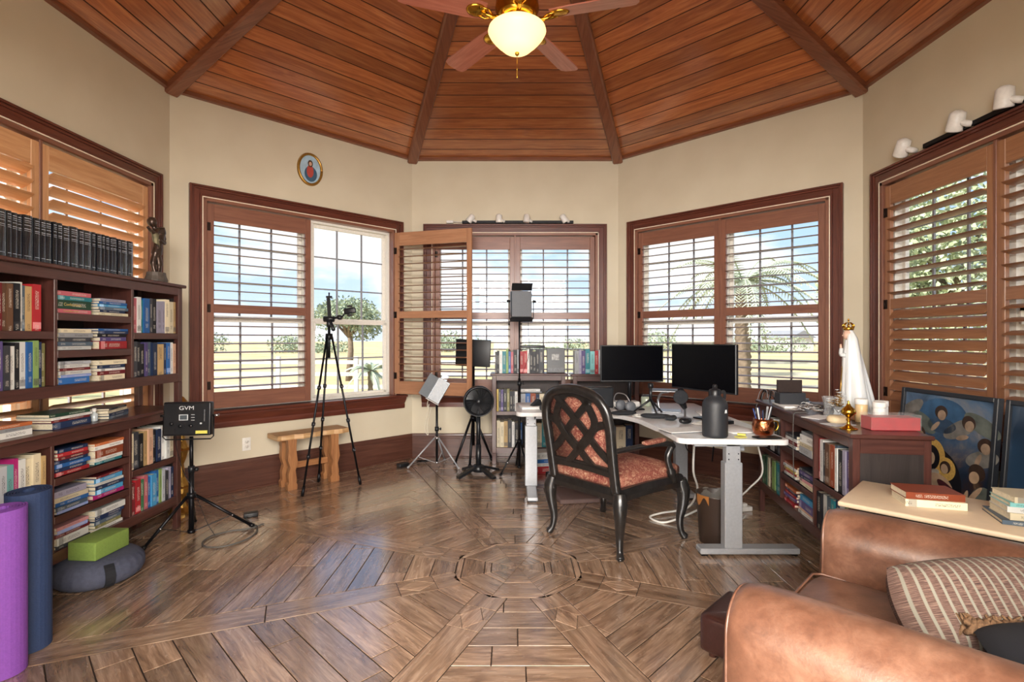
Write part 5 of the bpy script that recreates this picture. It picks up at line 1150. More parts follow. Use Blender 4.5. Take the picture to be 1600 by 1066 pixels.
BWL = [(.118, .020), (.150, .016), (.168, .002), (.172, -.012), (.160, -.035), (.142, -.058), (.120, -.082), (.104, -.092), (.096, -.104), (.080, -.118), (.050, -.130), (.018, -.136), (0, -.137)]
m = MB(); m.lathe(BWL, seg=40); m.build('light_bowl', M_GLOBE, CF)
m = MB(); m.lathe([(0, -.134), (.014, -.136), (.012, -.146), (.006, -.152), (0, -.156)], seg=14); m.build('finial', M_BRASS, CF)
m = MB(); m.cyl((0, 0, -.154), (0, 0, -.27), .0016, seg=6); m.cyl((0, 0, -.285), (0, 0, -.268), .005, .003, seg=8); m.build('pull_chain', M_BRASS, CF)
for k in range(5):
    # photo: blades at -39, 33, 105, 177, 249 degrees from straight ahead
    a = R(90-(33+72*k)); L = Matrix.Rotation(a, 4, 'Z') @ Matrix.Translation((0, 0, .062))
    m = MB(); T_ = L @ Matrix.Rotation(R(12), 4, 'X')
    out = [(.20, -.055), (.30, -.066), (.65, -.075), (.685, -.068), (.702, -.04), (.702, .04), (.685, .068), (.65, .075), (.30, .066), (.20, .055)]
    vs = [T_ @ Vector((x, y, 0)) for x, y in out]; vt = [T_ @ Vector((x, y, .007)) for x, y in out]; n = len(out)
    m.add(vs+vt, [tuple(range(n))[::-1], tuple(range(n, 2*n))]+[(i, (i+1) % n, n+(i+1) % n, n+i) for i in range(n)], 0, False, [[(out[i % n][0], out[i % n][1]) for i in list(range(n))[::-1]], [(x, y) for x, y in out]]+[[(out[i][0], out[i][1]), (out[(i+1) % n][0], out[(i+1) % n][1]), (out[(i+1) % n][0], out[(i+1) % n][1]+.007), (out[i][0], out[i][1]+.007)] for i in range(n)])
    bo = m.build('blade', M_BLADE, CF)
    q = MB(); q.tube([T_ @ Vector((.10, 0, -.012)), T_ @ Vector((.16, 0, -.022)), T_ @ Vector((.22, 0, -.012))], [.014, .012, .010], 8)
    q.lathe([(0, -.010), (.035, -.009), (.048, -.003), (.045, 0), (0, 0)], c=(.25, 0, 0), seg=24, M=T_, sx=1.3)
    for sg in (-1, 1): q.tube([T_ @ Vector((.15, 0, -.015)), T_ @ Vector((.19, sg*.035, -.012)), T_ @ Vector((.24, sg*.03, -.006))], .006, 6)
    q.build('blade_iron', M_BRASS, bo)

# ---- yoga mats, block and cushion
def rolled(name, loc, r0, r1, h, mat, label, turns, seed, tilt=(0, 0, 0)):
    n = int(turns*30); m = MB(); th = (r1-r0)/turns; T_ = Matrix.Rotation(tilt[0], 4, 'X') @ Matrix.Rotation(tilt[1], 4, 'Y')
    a0 = seed
    def P(i, o, z): a = a0+6.2832*turns*i/n; r = r0+th*turns*i/n+o; return T_ @ Vector((r*math.cos(a), r*math.sin(a), z))
    g = th*.33; vs = []
    for i in range(n+1): zt = h+.0035*math.sin(i*.21+seed); vs += [P(i, -g, 0), P(i, g, 0), P(i, g, zt), P(i, -g, zt)]
    fs = [(i*4+k, i*4+(k+1) % 4, (i+1)*4+(k+1) % 4, (i+1)*4+k) for i in range(n) for k in range(4)]+[(0, 1, 2, 3), tuple(n*4+k for k in (3, 2, 1, 0))]
    m.add(vs, fs, 0, False, None); return m.build(name, mat, loc=loc, label=label, cat='yoga mat')
M_PUR = plain('purple_foam', '#7d45a2', .75, nscale=120, nstr=.15, var=.08); M_NAV = plain('navy_foam', '#22355a', .75, nscale=120, nstr=.15, var=.1)
rolled('rolled_yoga_mat', (-2.095, 2.09, .002), .018, .074, .665, M_PUR, 'purple rolled yoga mat standing at the left photo edge', 6, 1.2)
rolled('rolled_yoga_mat', (-2.155, 2.265, .002), .022, .080, .685, M_NAV, 'navy blue rolled yoga mat standing behind the purple one', 6, 2.2)
M_CUSH = plain('charcoal_cotton', '#44485a', .9, nscale=60, nstr=.1, var=.15)
m = MB(); CR = .215
def cf(u, v):
    a = 6.2832*u; t_ = math.pi*v; rr_ = CR*(math.sin(t_)**.42); z = .082+.082*math.cos(t_)*(1-.05*math.cos(a)); pl_ = 1+.016*math.sin(a*26)*math.sin(t_)**3*abs(math.cos(t_)*1.6)
    return Vector((rr_*pl_*math.cos(a), rr_*pl_*math.sin(a)*.98, max(z, .001)))
m.grid(cf, 156, 24, wu=True)
ZC = m.build('meditation_cushion', M_CUSH, loc=(-2.345, 2.89, 0), rot=.2, label='round dark grey meditation cushion under the green block', cat='cushion')
q = MB(); q.strip([(.226*math.sin(t_)**.42*math.cos(R(-50)), .226*math.sin(t_)**.42*math.sin(R(-50)), .082+.074*math.cos(t_)) for t_ in [math.pi*(.22+.56*i/8) for i in range(9)]], [(.022, -.002), (.022, .004), (-.022, .004), (-.022, -.002)], up=(math.cos(R(-50)), math.sin(R(-50)), 0)); q.build('handle_strap', M_NAVYC, ZC)
m = MB(); m.box(-.078, .078, -.115, .115, 0, .098, .006, seg=3); m.build('yoga_block', plain('green_foam', '#748d40', .8, nscale=90, nstr=.12, var=.08), loc=(-2.328, 2.875, .1635), rot=R(-3), label='green foam yoga block on the grey meditation cushion', cat='yoga block')

# ---- things on and by the left bookcases
M_BRONZE = plain('dark_bronze_statue', '#4a3b33', .32, .6, nscale=18, nstr=.1, var=.4)
STT = thing('bronze_statue', (-2.51, 3.60, 1.741), R(90), 'dark bronze figure statue on a rough base atop the left bookcase', 'statue')
m = MB(); m.lathe([(.0, 0), (.078, 0), (.082, .02), (.070, .045), (.066, .072), (.0, .075)], seg=11, sy=.8, smooth=False); m.build('base', plain('grey_stone_base', '#5b5149', .6, nscale=20, var=.4, nstr=.3), STT)
m = MB()
m.tube(bez([(.02, 0, .07), (.028, 0, .13), (.015, .005, .20), (.012, 0, .25), (.02, 0, .30), (.03, 0, .35), (.015, 0, .385)], 6), [.016]*6+[.022]*6+[.030]*6+[.027]*6+[.036]*6+[.040]*6+[.018], 12)
m.tube(bez([(-.015, 0, .07), (-.02, .01, .13), (-.005, .005, .20), (.008, 0, .24)], 6), [.014]*6+[.02]*6+[.026]*7, 10)
m.tube([(-.010, 0, .36), (-.030, 0, .395)], [.018, .016], 10)
m.lathe([(0, -.034), (.022, -.028), (.030, -.006), (.029, .012), (.018, .030), (0, .035)], c=(-.045, 0, .415), seg=16)
m.tube(bez([(.06, 0, .355), (.075, 0, .31), (.045, -.02, .285), (-.02, -.03, .30)], 6), [.018]*6+[.014]*6+[.011]*7, 10)
m.tube(bez([(0, -.01, .365), (-.05, -.02, .34), (-.085, -.02, .345), (-.115, -.02, .365)], 6), [.018]*6+[.013]*6+[.009]*7, 10)
m.build('figure', M_BRONZE, STT)
q = MB(); q.grid(lambda u, v: Vector((-.10+.10*u+.02*v, -.03+.012*math.sin(u*9), .335-.10*v*(.4+.6*u)+.01*math.sin(v*5))), 14, 10); q.build('cloth', plain('greenish_bronze', '#7b755c', .35, .6, nscale=40, var=.3), STT)
m = MB(); m.lathe([(.0, 0), (.085, 0), (.09, .02), (.05, .05), (.03, .10), (.055, .16), (.06, .22), (.03, .28), (.022, .38), (.045, .44), (.06, .50), (.035, .56), (.02, .66), (.03, .74), (.055, .80), (.05, .86), (.02, .90), (0, .91)], seg=9, smooth=False)
m.lathe([(.0, .18), (.075, .20), (.03, .24)], seg=7, smooth=False); m.lathe([(.0, .46), (.078, .49), (.03, .53)], seg=7, smooth=False); m.build('gilded_stand', M_GOLD, loc=(-2.61, 4.02, 0), label='ornate gilded stand in the corner behind the left bookcases', cat='ornament')
GB = thing('small_bottle', (-2.475, 2.22+.80, .8705), 0, 'small clear bottle with white cap on the left bookcase shelf', 'bottle')
m = MB(); m.lathe([(0, 0), (.017, 0), (.018, .004), (.018, .042), (.008, .052), (.008, .058)], seg=16); m.build('body', plain('clear_plastic', '#b9c2c4', .15, nstr=0, coat=.5), GB)
m = MB(); m.lathe([(.011, .056), (.011, .074), (0, .075)], seg=14); m.build('cap', M_LAMPW, GB)
# ================================================================== ON THE DESK
DZ = .7355
t = NT('screen_black'); t.b.inputs['Base Color'].default_value = (.0015, .0015, .0025, 1); t.b.inputs['Roughness'].default_value = .25; t.b.inputs['Specular IOR Level'].default_value = .05; M_SCR = t.m
def monitor(loc, rot, w_, h, label, cz, tiltx=0):
    T = thing('monitor', loc, rot, label, 'monitor'); L = Matrix.Translation((0, 0, cz)) @ Matrix.Rotation(R(tiltx), 4, 'X')
    m = MB(); m.box(-w_/2, w_/2, -.010, .018, -h/2, h/2, .004, M=L); m.box(-w_*.3, w_*.3, .018, .05, -h*.32, h*.32, .01, M=L); m.build('housing', M_PLAST, T)
    m = MB(); m.box(-w_/2+.008, w_/2-.008, -.0112, -.010, -h/2+.012, h/2-.008, M=L); m.build('screen', M_SCR, T)
    m = MB(); m.cyl((0, .085, .002), (0, .085, cz), .016); m.box(-.05, .05, .045, .09, cz-.05, cz+.05, .008); m.build('stand', M_BLK, T)
    m = MB(); m.box(-.12, .12, .02, .17, 0, .012, .005, seg=2); m.build('stand_base', M_BLK, T); return T
monitor((.995, 4.45, DZ), R(0), .54, .315, 'black wide monitor on the left, in front of the back bookcase', 1.14-DZ)
monitor((1.40, 3.90, DZ), R(-66), .64, .355, 'black monitor on the right, turned away along the desk', 1.135-DZ)
COL.objects['monitor.001'].rotation_euler = (0, 0, math.atan2(-.56, .26))
# flask
FB_ = thing('water_flask', (1.245, 3.262, DZ), 0, 'matte black insulated flask with carrying loop standing at the desk front', 'flask')
M_FLASK = plain('powder_coated_black', '#26282c', .5, nscale=300, nstr=.05)
m = MB(); m.lathe([(0, 0), (.070, .0), (.076, .008), (.077, .02), (.077, .195), (.074, .215), (.060, .238), (.040, .252), (.034, .258), (.034, .266), (0, .266)], seg=36); b_ = m.build('body', M_FLASK, FB_)
m = MB(); m.lathe([(.036, .262), (.036, .292), (.030, .298), (.014, .302), (.014, .322), (.010, .328), (0, .329)], seg=24); m.build('cap', M_PLAST, FB_)
m = MB(); m.strip(bez([(.030, 0, .272), (.055, 0, .285), (.062, 0, .262), (.060, 0, .236)], 6), [(.008, -.003), (.008, .003), (-.008, .003), (-.008, -.003)], up=(0, 1, 0)); m.build('loop', M_PLAST, FB_)
q = MB()
for k in range(4): a = R(-62+k*4); q.tube([(.0775*math.cos(a+.03*math.sin(i)), .0775*math.sin(a+.03*math.sin(i)), .165+.012*math.sin(i*1.05+k)) for i in range(7)], .0012, 5)
q.tube([(.0775*math.cos(R(-56)+.11*math.cos(i*6.28/16)), .0775*math.sin(R(-56)+.11*math.cos(i*6.28/16)), .166+.010*math.sin(i*6.28/16)) for i in range(16)], .0009, 5, closed=True)
q.build('emblem', M_LET, b_)
for z in (.136,): text('lettering', 'RTIC', .012, M_LET, b_, Matrix.Rotation(R(-56+90), 4, 'Z') @ Matrix.Translation((0, -.0778, z+.006)) @ Matrix.Rotation(R(90), 4, 'X')) if False else None
# copper mug with pens
M_COP = plain('hammered_copper', '#b8704a', .25, 1, nscale=45, nstr=.6, var=.15)
MG = thing('copper_mug', (1.575, 3.315, DZ), 0, 'hammered copper mug full of pens at the right end of the desk', 'mug')
m = MB(); m.lathe([(0, .002), (.045, 0), (.058, .012), (.066, .04), (.066, .065), (.060, .09), (.058, .105), (.054, .105), (.056, .088), (.060, .05), (.045, .012), (0, .010)], seg=30); m.build('body', M_COP, MG)
m = MB(); m.tube(bez([(.060, .0, .088), (.090, 0, .085), (.096, 0, .055), (.082, 0, .03), (.060, 0, .03)], 6), .0045, 8); m.build('handle', M_BRASS, MG)
rs = random.Random(6)
PC = [('blue', '#27407a'), ('white', '#d8d8d6'), ('black', '#1c1c20'), ('navy blue', '#1f2a4c'), ('grey', '#84868a'), ('blue', '#27407a'), ('black', '#1c1c20'), ('white', '#d8d8d6'), ('navy blue', '#1f2a4c'), ('grey', '#84868a'), ('silver', '#b4b8bc'), ('black', '#1c1c20')]
cn = {}
for i, (c, hc) in enumerate(PC):
    a = 6.28*i/12; r_ = .022+.014*(i % 2); h = .158+rs.uniform(-.012, .03); lean = .5+rs.random()*.5
    m = MB(); p = Vector((1.575+r_*.5*math.cos(a), 3.315+r_*.5*math.sin(a), DZ+.014)); d = Vector((math.cos(a)*.30*lean, math.sin(a)*.30*lean, 1)).normalized()
    m.tube([p, p+d*.01, p+d*(h-.02), p+d*h], [.002, .0042, .0042, .003], 8, mi=0); m.tube([p+d*(h-.03)+Vector((.004, 0, 0)), p+d*h+Vector((.004, 0, 0))], .0012, 5)
    cn[c] = cn.get(c, 0)+1; nn = [x for x, _ in PC].count(c)
    m.build('pen', plain('pen_'+hc[1:], hc, .35, nstr=0), label=('%s %s pen in the copper mug, counting from its right side' % (ORD[cn[c]-1], c)) if nn > 1 else '%s pen in the copper mug' % c, cat='pen', group='pens in the copper mug')
def slab(name, x, y, w_, d, h, rot, mat, label, cat, z=DZ, bev=.003, **k):
    m = MB(); m.box(-w_/2, w_/2, -d/2, d/2, 0, h, bev, seg=2 if h > .006 else 1); return m.build(name, mat, loc=(x, y, z), rot=R(rot), label=label, cat=cat, **k)
M_PAPER = plain('white_paper', '#e6e5e2', .7, nstr=0); M_DGREY = plain('dark_grey_plastic', '#35373b', .4, nstr=0); M_FABB = plain('black_soft_case', '#232529', .9, nscale=120, nstr=.2); M_ALU = plain('brushed_aluminium', '#b9bbbf', .3, .9, nstr=0)
slab('smartphone', 1.545, 3.205, .155, .075, .009, 6, M_PLAST, 'black phone lying at the front edge before the copper mug', 'phone')
slab('sticky_tabs', 1.395, 3.235, .06, .05, .006, 20, M_YEL, 'bright yellow sticky tabs by the flask', 'sticky notes')
slab('sticky_tabs', 1.43, 3.30, .05, .03, .012, -30, M_YEL, 'crumpled yellow sticky note behind the flat yellow tabs', 'sticky notes')
slab('notepad', 1.47, 3.52, .22, .30, .008, 12, M_PAPER, 'white notepad behind the yellow tabs', 'notepad')
LT = thing('tablet', (1.09, 3.44, DZ), R(14), 'closed silver tablet left of the flask near the desk edge', 'tablet'); m = MB(); m.box(-.12, .12, -.08, .08, 0, .007, .002); m.build('body', M_ALU, LT); m = MB(); m.box(-.122, .122, -.082, .082, .0075, .012, .002); m.build('cover', M_PAPER, LT)
# soft cases, mouse, cables in front of the monitors
def lump(name, loc, size, rot, mat, label, cat, seed=0):
    m = MB(); rs = random.Random(seed); ph = [rs.uniform(0, 6) for _ in range(4)]
    m.grid(lambda u, v: Vector((size[0]/2*math.cos(6.2832*u)*math.sin(math.pi*v)**.6*(1+.08*math.sin(3*6.28*u+ph[0])), size[1]/2*math.sin(6.2832*u)*math.sin(math.pi*v)**.6*(1+.08*math.sin(2*6.28*u+ph[1])), size[2]/2*(1+math.cos(math.pi*v))*(1+.15*math.sin(5*u*6.28+ph[2])*math.sin(math.pi*v)))), 32, 12, wu=True)
    return m.build(name, mat, loc=loc, rot=R(rot), label=label, cat=cat)
lump('soft_case', (.865, 4.185, DZ), (.22, .08, .034), 12, M_FABB, 'black folded soft pouch on the desk below the left monitor', 'pouch', 1)
lump('soft_case', (1.08, 4.01, DZ), (.22, .08, .036), -14, M_FABB, 'long black pouch on the desk between the monitors', 'pouch', 2)
lump('computer_mouse', (1.225, 3.76, DZ), (.10, .062, .038), 20, M_PLAST, 'black computer mouse behind the flask', 'mouse', 3)
lump('cloth', (1.17, 3.92, DZ), (.13, .09, .035), 50, M_FABB, 'crumpled black cloth behind the computer mouse', 'cloth', 4)
M_WC = plain('white_cable', '#dfdcd4', .5, nstr=0)
def coil(name, c, r, n, mat, th, label, seed, z=DZ, flat=.5):
    rs = random.Random(seed); pts = []
    for i in range(n): a = i*1.1+rs.uniform(-.3, .3); q_ = r*rs.uniform(.55, 1); pts.append((c[0]+q_*math.cos(a), c[1]+q_*flat*math.sin(a), z+th+abs(rs.gauss(0, .006))))
    m = MB(); m.tube(bez(pts, 6), th, 6); return m.build(name, mat, label=label, cat='cable')
coil('cable_coil', (1.02, 4.12), .12, 26, M_WC, .0022, 'loose white cable heap on the desk between the pouches', 11)
coil('cable_coil', (.74, 4.34), .06, 14, M_GREYM, .003, 'grey cable loops on the desk right of the carved chair', 12)
coil('cable_coil', (1.34, 3.72), .09, 22, M_WC, .0022, 'white cable heap right behind the computer mouse', 13)
# headphones resting on the desk
HP = thing('headphones', (.905, 4.35, DZ), R(-15), 'grey round headphones lying below the left monitor', 'headphones')
for sx, yy in ((.05, 0), (-.035, .09)):
    m = MB(); m.lathe([(0, 0), (.036, .004), (.045, .015), (.044, .026), (.030, .032), (0, .034)], seg=24, M=Matrix.Translation((sx, yy, .047)) @ Matrix.Rotation(R(80), 4, 'X') @ Matrix.Rotation(R(20), 4, 'Y')); m.build('ear_cup', M_DIFF, HP)
m = MB(); m.tube(bez([(.05, .0, .09), (.01, .02, .145), (-.06, .05, .15), (-.085, .08, .09), (-.04, .09, .05)], 8), .005, 8); m.build('headband', M_ALU, HP)
def minitripod(loc, rot, sc, label):
    T = thing('mini_tripod', loc, rot, label, 'tripod')
    m = MB(); m.cyl((0, 0, .075*sc), (0, 0, .16*sc), .009*sc); m.lathe([(0, 0), (.016*sc, .004), (.016*sc, .03*sc), (0, .034*sc)], c=(0, 0, .15*sc), seg=14); m.build('head', M_PLAST, T)
    for k in range(3):
        a = R(120*k+20); q = MB(); q.tube([(0, 0, .085*sc), (.105*sc*math.cos(a), .105*sc*math.sin(a), .005)], [.007*sc, .005*sc], 8); q.build('leg', M_PLAST, T)
    return T
minitripod((1.10, 4.235, DZ), .3, 1.4, 'small black table tripod between the two monitors')
# microphone on an arm with a pop filter
MC = thing('microphone', (1.30, 3.99, DZ), R(-20), 'black desk microphone on a silver stand in front of the right monitor', 'microphone')
m = MB(); m.lathe([(0, 0), (.055, 0), (.057, .006), (.03, .012), (.008, .016), (.008, .09), (0, .09)], seg=24); m.build('stand', M_ALU, MC)
m = MB(); m.tube([(0, 0, .08), (-.02, -.01, .12), (-.03, -.015, .21), (-.035, -.015, .235)], [.018, .028, .030, .018], 18); m.build('capsule', M_PLAST, MC)
m = MB(); m.lathe([(0, 0), (.05, .002), (.055, .006), (.05, .010), (0, .011)], seg=24, M=Matrix.Translation((-.03, -.05, .17)) @ Matrix.Rotation(R(80), 4, 'X')); m.build('pop_filter', M_FABB, MC)
# laptop stand stack, black tablet screen, boxes
AR = thing('laptop_stand', (1.285, 4.42, DZ), R(-18), 'silver laptop stand with curved arm between the monitors', 'laptop stand')
m = MB(); m.box(-.12, .12, -.09, .09, 0, .008, .003); m.build('base', M_ALU, AR); m = MB(); m.tube(bez([(-.06, .05, .008), (-.07, .06, .09), (-.04, .02, .15), (.02, -.02, .165)], 6), .010, 8); m.build('arm', M_ALU, AR)
m = MB(); m.box(-.12, .12, -.085, .085, .170, .178, .003); m.box(-.12, .12, -.085, .085, .179, .184, .002, mi=1); m.build('tray', [M_ALU, M_DGREY], AR)
TB = thing('desk_speaker', (.735, 4.66, DZ), R(4), 'square black desk speaker beneath the left edge of left monitor', 'speaker'); m = MB(); m.box(-.135, .135, -.05, .05, 0, .185, .008, seg=2); m.build('cabinet', M_PLAST, TB); m = MB(); m.box(-.125, .125, -.053, -.049, .01, .175, .003); m.build('grille', M_FABB, TB)
slab('paper_tray', .99, 4.75, .26, .14, .045, 3, M_LAMPW, 'low white tray behind the headphones under the left monitor', 'tray')
GLS = thing('glass_jar', (1.20, 4.75, DZ), 0, 'glass jar with pale contents below the gap between monitors', 'jar'); m = MB(); m.lathe([(0, 0), (.045, 0), (.05, .01), (.05, .08), (.042, .09)], seg=20); m.build('body', plain('pale_green_glass', '#a7b09a', .12, coat=.6, nstr=0), GLS); m = MB(); m.lathe([(.043, .088), (.043, .10), (0, .101)], seg=20); m.build('lid', M_DGREY, GLS)
slab('charger', 1.50, 3.72, .10, .07, .03, 25, M_PLAST, 'black charger box on the desk right of the flask top', 'charger', bev=.006)
slab('notepad', 1.585, 4.25, .18, .24, .012, -10, M_PAPER, 'white pad under the right monitor', 'notepad')
# left wing
slab('paper_stack', .115, 4.62, .16, .24, .022, 8, M_PAPER, 'stack of white papers on the left end of the desk', 'papers')
m = MB(); m.prism([(-.05, 0), (.05, 0), (.03, .055), (.018, .060)], -.03, .03, axis='y'); m.build('phone_cradle', M_PLAST, loc=(.18, 4.60, DZ+.0225), rot=.4, label='small black phone cradle on the paper stack at desk left end', cat='phone stand')
lump('small_camera', (.235, 4.46, DZ), (.075, .045, .045), 0, M_DGREY, 'small dark grey camera in front of the paper stack', 'camera', 8)
slab('cable_tidy', .30, 4.64, .14, .02, .06, -50, M_LAMPW, 'white flexible holder strip at the left end of desk', 'holder')
# printer on bookcase 2
PRT = thing('printer', (1.135, 5.62, BH), R(2), 'white printer on the bookcase behind the left monitor', 'printer'); m = MB(); m.box(-.19, .19, -.12, .12, 0, .29, .015, seg=2); m.build('body', M_LAMPW, PRT)
m = MB(); m.box(-.15, .15, -.128, -.119, .19, .245, .004); m.box(-.13, -.05, -.130, -.127, .21, .225, mi=1); m.build('front_panel', [plain('pale_grey_panel', '#b9bbc0', .4, nstr=0), M_DGREY], PRT)
BP = thing('framed_picture', (.65, 5.64, BH), R(0), 'black picture frame with small photo on the back bookcase beside books', 'picture')
BP.location = (.445+.0, 5.66, BH)
# the books on this bookcase end at .31, the frame stands right of them
m = MB(); L = Matrix.Rotation(R(-6), 4, 'X'); m.box(-.10, .10, -.010, .010, 0, .272, .004, M=L); fr_ = m.build('frame', M_PLAST, BP)
m = MB(); m.box(-.045, .035, -.0125, -.0105, .14, .205, M=L); m.build('photo', plain('small_photo', '#8d8c88', .4, nscale=60, var=.8), BP)
m = MB(); m.box(-.09, .09, -.0125, -.0105, .01, .055, M=L); m.build('caption_strip', plain('dark_strip', '#4b4c50', .4, nscale=90, var=.8), BP)
slab('router', .19, 5.66, .26, .14, .028, 3, M_DGREY, 'dark flat router lying on the books on back bookcase', 'router', z=BH+.272, bev=.006)
# ================================================================== UNDER AND BEHIND THE DESK
BN_ = thing('waste_bin', (1.325, 3.445, 0), 0, 'dark brown waste bin with liner behind the front desk leg', 'waste bin')
m = MB(); m.lathe([(0, 0), (.102, 0), (.104, .004), (.130, .318), (.134, .325), (.130, .325), (.126, .318), (.100, .012), (0, .012)], seg=40, smooth=True); m.build('body', plain('dark_brown_plastic', '#33261f', .45, nstr=0), BN_)
m = MB(); m.grid(lambda u, v: Vector(((.128-.02*v)*math.cos(6.2832*u), (.128-.02*v)*math.sin(6.2832*u), .322-.12*v+.008*math.sin(u*50)*(1-v))), 60, 6, wu=True); m.build('liner', plain('grey_liner', '#5b554e', .5), BN_)
m = MB(); m.grid(lambda u, v: Vector((.139*math.cos(R(190+40*u)), .139*math.sin(R(190+40*u)), .330-.07*v*(.6+.4*math.sin(u*7)))), 12, 5); m.build('torn_liner_edge', plain('yellow_brown_film', '#8d5a2b', .3, coat=.4), BN_)
def cord(pts, r, mat, label, name='desk_cable'): m = MB(); m.tube(bez(pts, 8), r, 7); return m.build(name, mat, label=label, cat='cable')
cord([(1.22, 3.55, .69), (1.28, 3.75, .40), (1.38, 3.95, .20), (1.33, 4.02, .04), (1.10, 3.95, .02), (1.00, 3.88, .012), (1.10, 3.78, .012), (1.40, 3.86, .10), (1.55, 3.98, .15)], .008, M_WC, 'thick white cable curling from the desk to the floor by the waste bin')
cord([(1.55, 3.35, .69), (1.66, 3.50, .45), (1.62, 3.62, .30), (1.56, 3.72, .16), (1.64, 3.80, .03), (1.74, 3.92, .012)], .006, M_WC, 'white cable hanging from the right end of the desk top')
cord([(1.30, 4.0, .69), (1.33, 4.05, .50), (1.40, 4.08, .46), (1.43, 4.06, .60), (1.42, 4.0, .69)], .004, M_BLK, 'black cable loop hanging under the desk top behind the flask')
cord([(1.50, 3.9, .69), (1.49, 3.92, .50), (1.485, 3.93, .42)], .006, M_BLK, 'short black cable end hanging under the desk')
PS = thing('power_strip', (1.72, 4.05, 0), R(12), 'white power strip on the floor by the right bookcase far leg', 'power strip'); m = MB(); m.box(-.13, .13, -.025, .025, 0, .035, .006, seg=2); m.build('body', M_LAMPW, PS)
for k in range(3): q = MB(); q.box(-.09+.07*k, -.05+.07*k, -.018, .018, .0355, .060, .004); q.build('plug', M_PLAST if k % 2 else M_LAMPW, PS)
slab('foot_cushion', .50, 4.42, .34, .38, .04, 8, plain('mauve_pad', '#6f5a55', .8), 'flat mauve foot cushion on the floor under the desk', 'cushion', z=0, bev=.012)
FFL = frame_of((.30, 5.17, 0), R(6)); 
stack(FFL, .0, 0, 'red! white blue white!', 'in the pile on the floor by left desk leg', T=(.03, .04), L=(.24, .28), D=(.18, .2), seed=61, rot=.1)
stack(FFL, .31, 0, 'charcoal grey! black silver!', 'in the pile on the floor behind the carved chair', T=(.03, .045), L=(.24, .28), D=(.18, .2), seed=62, rot=-.1)
coil('cable_coil', (.42, 5.02), .10, 24, M_BLK, .004, 'black cable heap on the floor right of left desk leg', 14, z=0)
slab('power_adapter', .36, 4.98, .07, .14, .05, 40, M_PLAST, 'black power brick on the floor right of left desk leg', 'power adapter', z=.014, bev=.006)
# ================================================================== ON THE RIGHT-HAND BOOKCASE
RZ = .8705
def RP(x, y): v = FR @ Vector((x, y, 0)); return (v.x, v.y)
def RL(x, y, z=0): a, b = RP(x, y); return (a, b, RZ+z)
# white veiled statue with a gold crown
ST_ = thing('veiled_statue', RL(.854, .275), R(-28), 'white veiled statue of a praying woman with a gold crown', 'statue')
M_PORC = plain('white_painted_plaster', '#d9dcdc', .35, coat=.3, nscale=14, var=.03, nstr=0); M_FACE = plain('statue_skin', '#d6b09a', .5, nstr=0)
m = MB()
def robe(u, v):
    a = 6.2832*u; z = .02+.455*v
    # mantle falls wide at the back (+x local), straight in front
    r = .034+.024*(1-v)**1.1; back = max(0, math.cos(a))*(.066*(1-v)**.9+.008)
    fold = 1+.07*math.sin(a*9+1.2*math.sin(v*4))*(1-v*.6)
    if v > .78: r *= 1-.35*((v-.78)/.22)
    return Vector(((r+back)*fold*math.cos(a)+.012*(1-v), r*fold*.95*math.sin(a), z))
m.grid(robe, 72, 26, wu=True); m.lathe([(0, .0), (.062, 0), (.068, .015), (.062, .035), (.0, .04)], seg=24, sx=1.1); rb = m.build('robe', M_PORC, ST_)
m = MB(); m.lathe([(0, -.03), (.020, -.024), (.026, -.004), (.025, .014), (.014, .030), (0, .034)], c=(-.008, 0, .505), seg=18); hd = m.build('head', M_FACE, ST_)
q = MB(); q.lathe([(0, -.004), (.005, 0), (0, .006)], c=(-.034, 0, .502), seg=8)
for sy in (-.009, .009): q.lathe([(0, -.002), (.0025, 0), (0, .002)], c=(-.031, sy, .511), seg=6, mi=1)
q.tube([(-.032, -.006, .492), (-.034, 0, .4915), (-.032, .006, .492)], .0012, 5, mi=2); q.build('face', [M_FACE, M_DGREY, plain('lip_red', '#a8605a', .5)], hd)
m = MB()
def veil(u, v):
    a = R(-118)+R(236)*u; z = .545-.52*v; ro = .031+.022*v**.8+.062*v*max(0, math.cos(a))
    if v < .12: ro *= math.sqrt(max(0.02, v/.12))
    return Vector((ro*math.cos(a)*(1+.05*math.sin(u*24))+.004, ro*math.sin(a)*(1+.05*math.sin(u*24))*.98, z))
m.grid(veil, 56, 26); m.build('veil', M_PORC, ST_)
m = MB()
for sy in (-1, 1): m.tube(bez([(-.02, sy*.030, .38), (-.044, sy*.022, .385), (-.042, sy*.006, .42)], 6), [.013]*6+[.010]*7, 10, mi=0); m.tube([(-.043, sy*.006, .412), (-.046, sy*.003, .448)], [.008, .005], 10, mi=1)
m.build('praying_hands', [M_PORC, M_FACE], ST_)
m = MB(); m.lathe([(.026, .0), (.029, .006), (.030, .018), (.027, .018), (.025, .002)], c=(-.004, 0, .535), seg=24)
for k in range(8): a = 6.2832*k/8; m.tube([(-.004+.028*math.cos(a), .028*math.sin(a), .55), (-.004+.031*math.cos(a), .031*math.sin(a), .566), (-.004+.012*math.cos(a), .012*math.sin(a), .582)], [.004, .0035, .003], 6)
m.cyl((-.004, 0, .575), (-.004, 0, .600), .004, seg=8); m.lathe([(0, -.006), (.007, 0), (0, .006)], c=(-.004, 0, .602), seg=10); m.build('crown', M_BRASS, ST_)
m = MB()
for sy, zz in ((-.035, 0), (0, .01), (.035, -.01)): m.tube([(-.052+.0*sy, sy*.6, .05+zz), (-.040, sy*.5, .30+zz)], .0022, 5)
m.build('gold_edging', M_GOLD, rb)
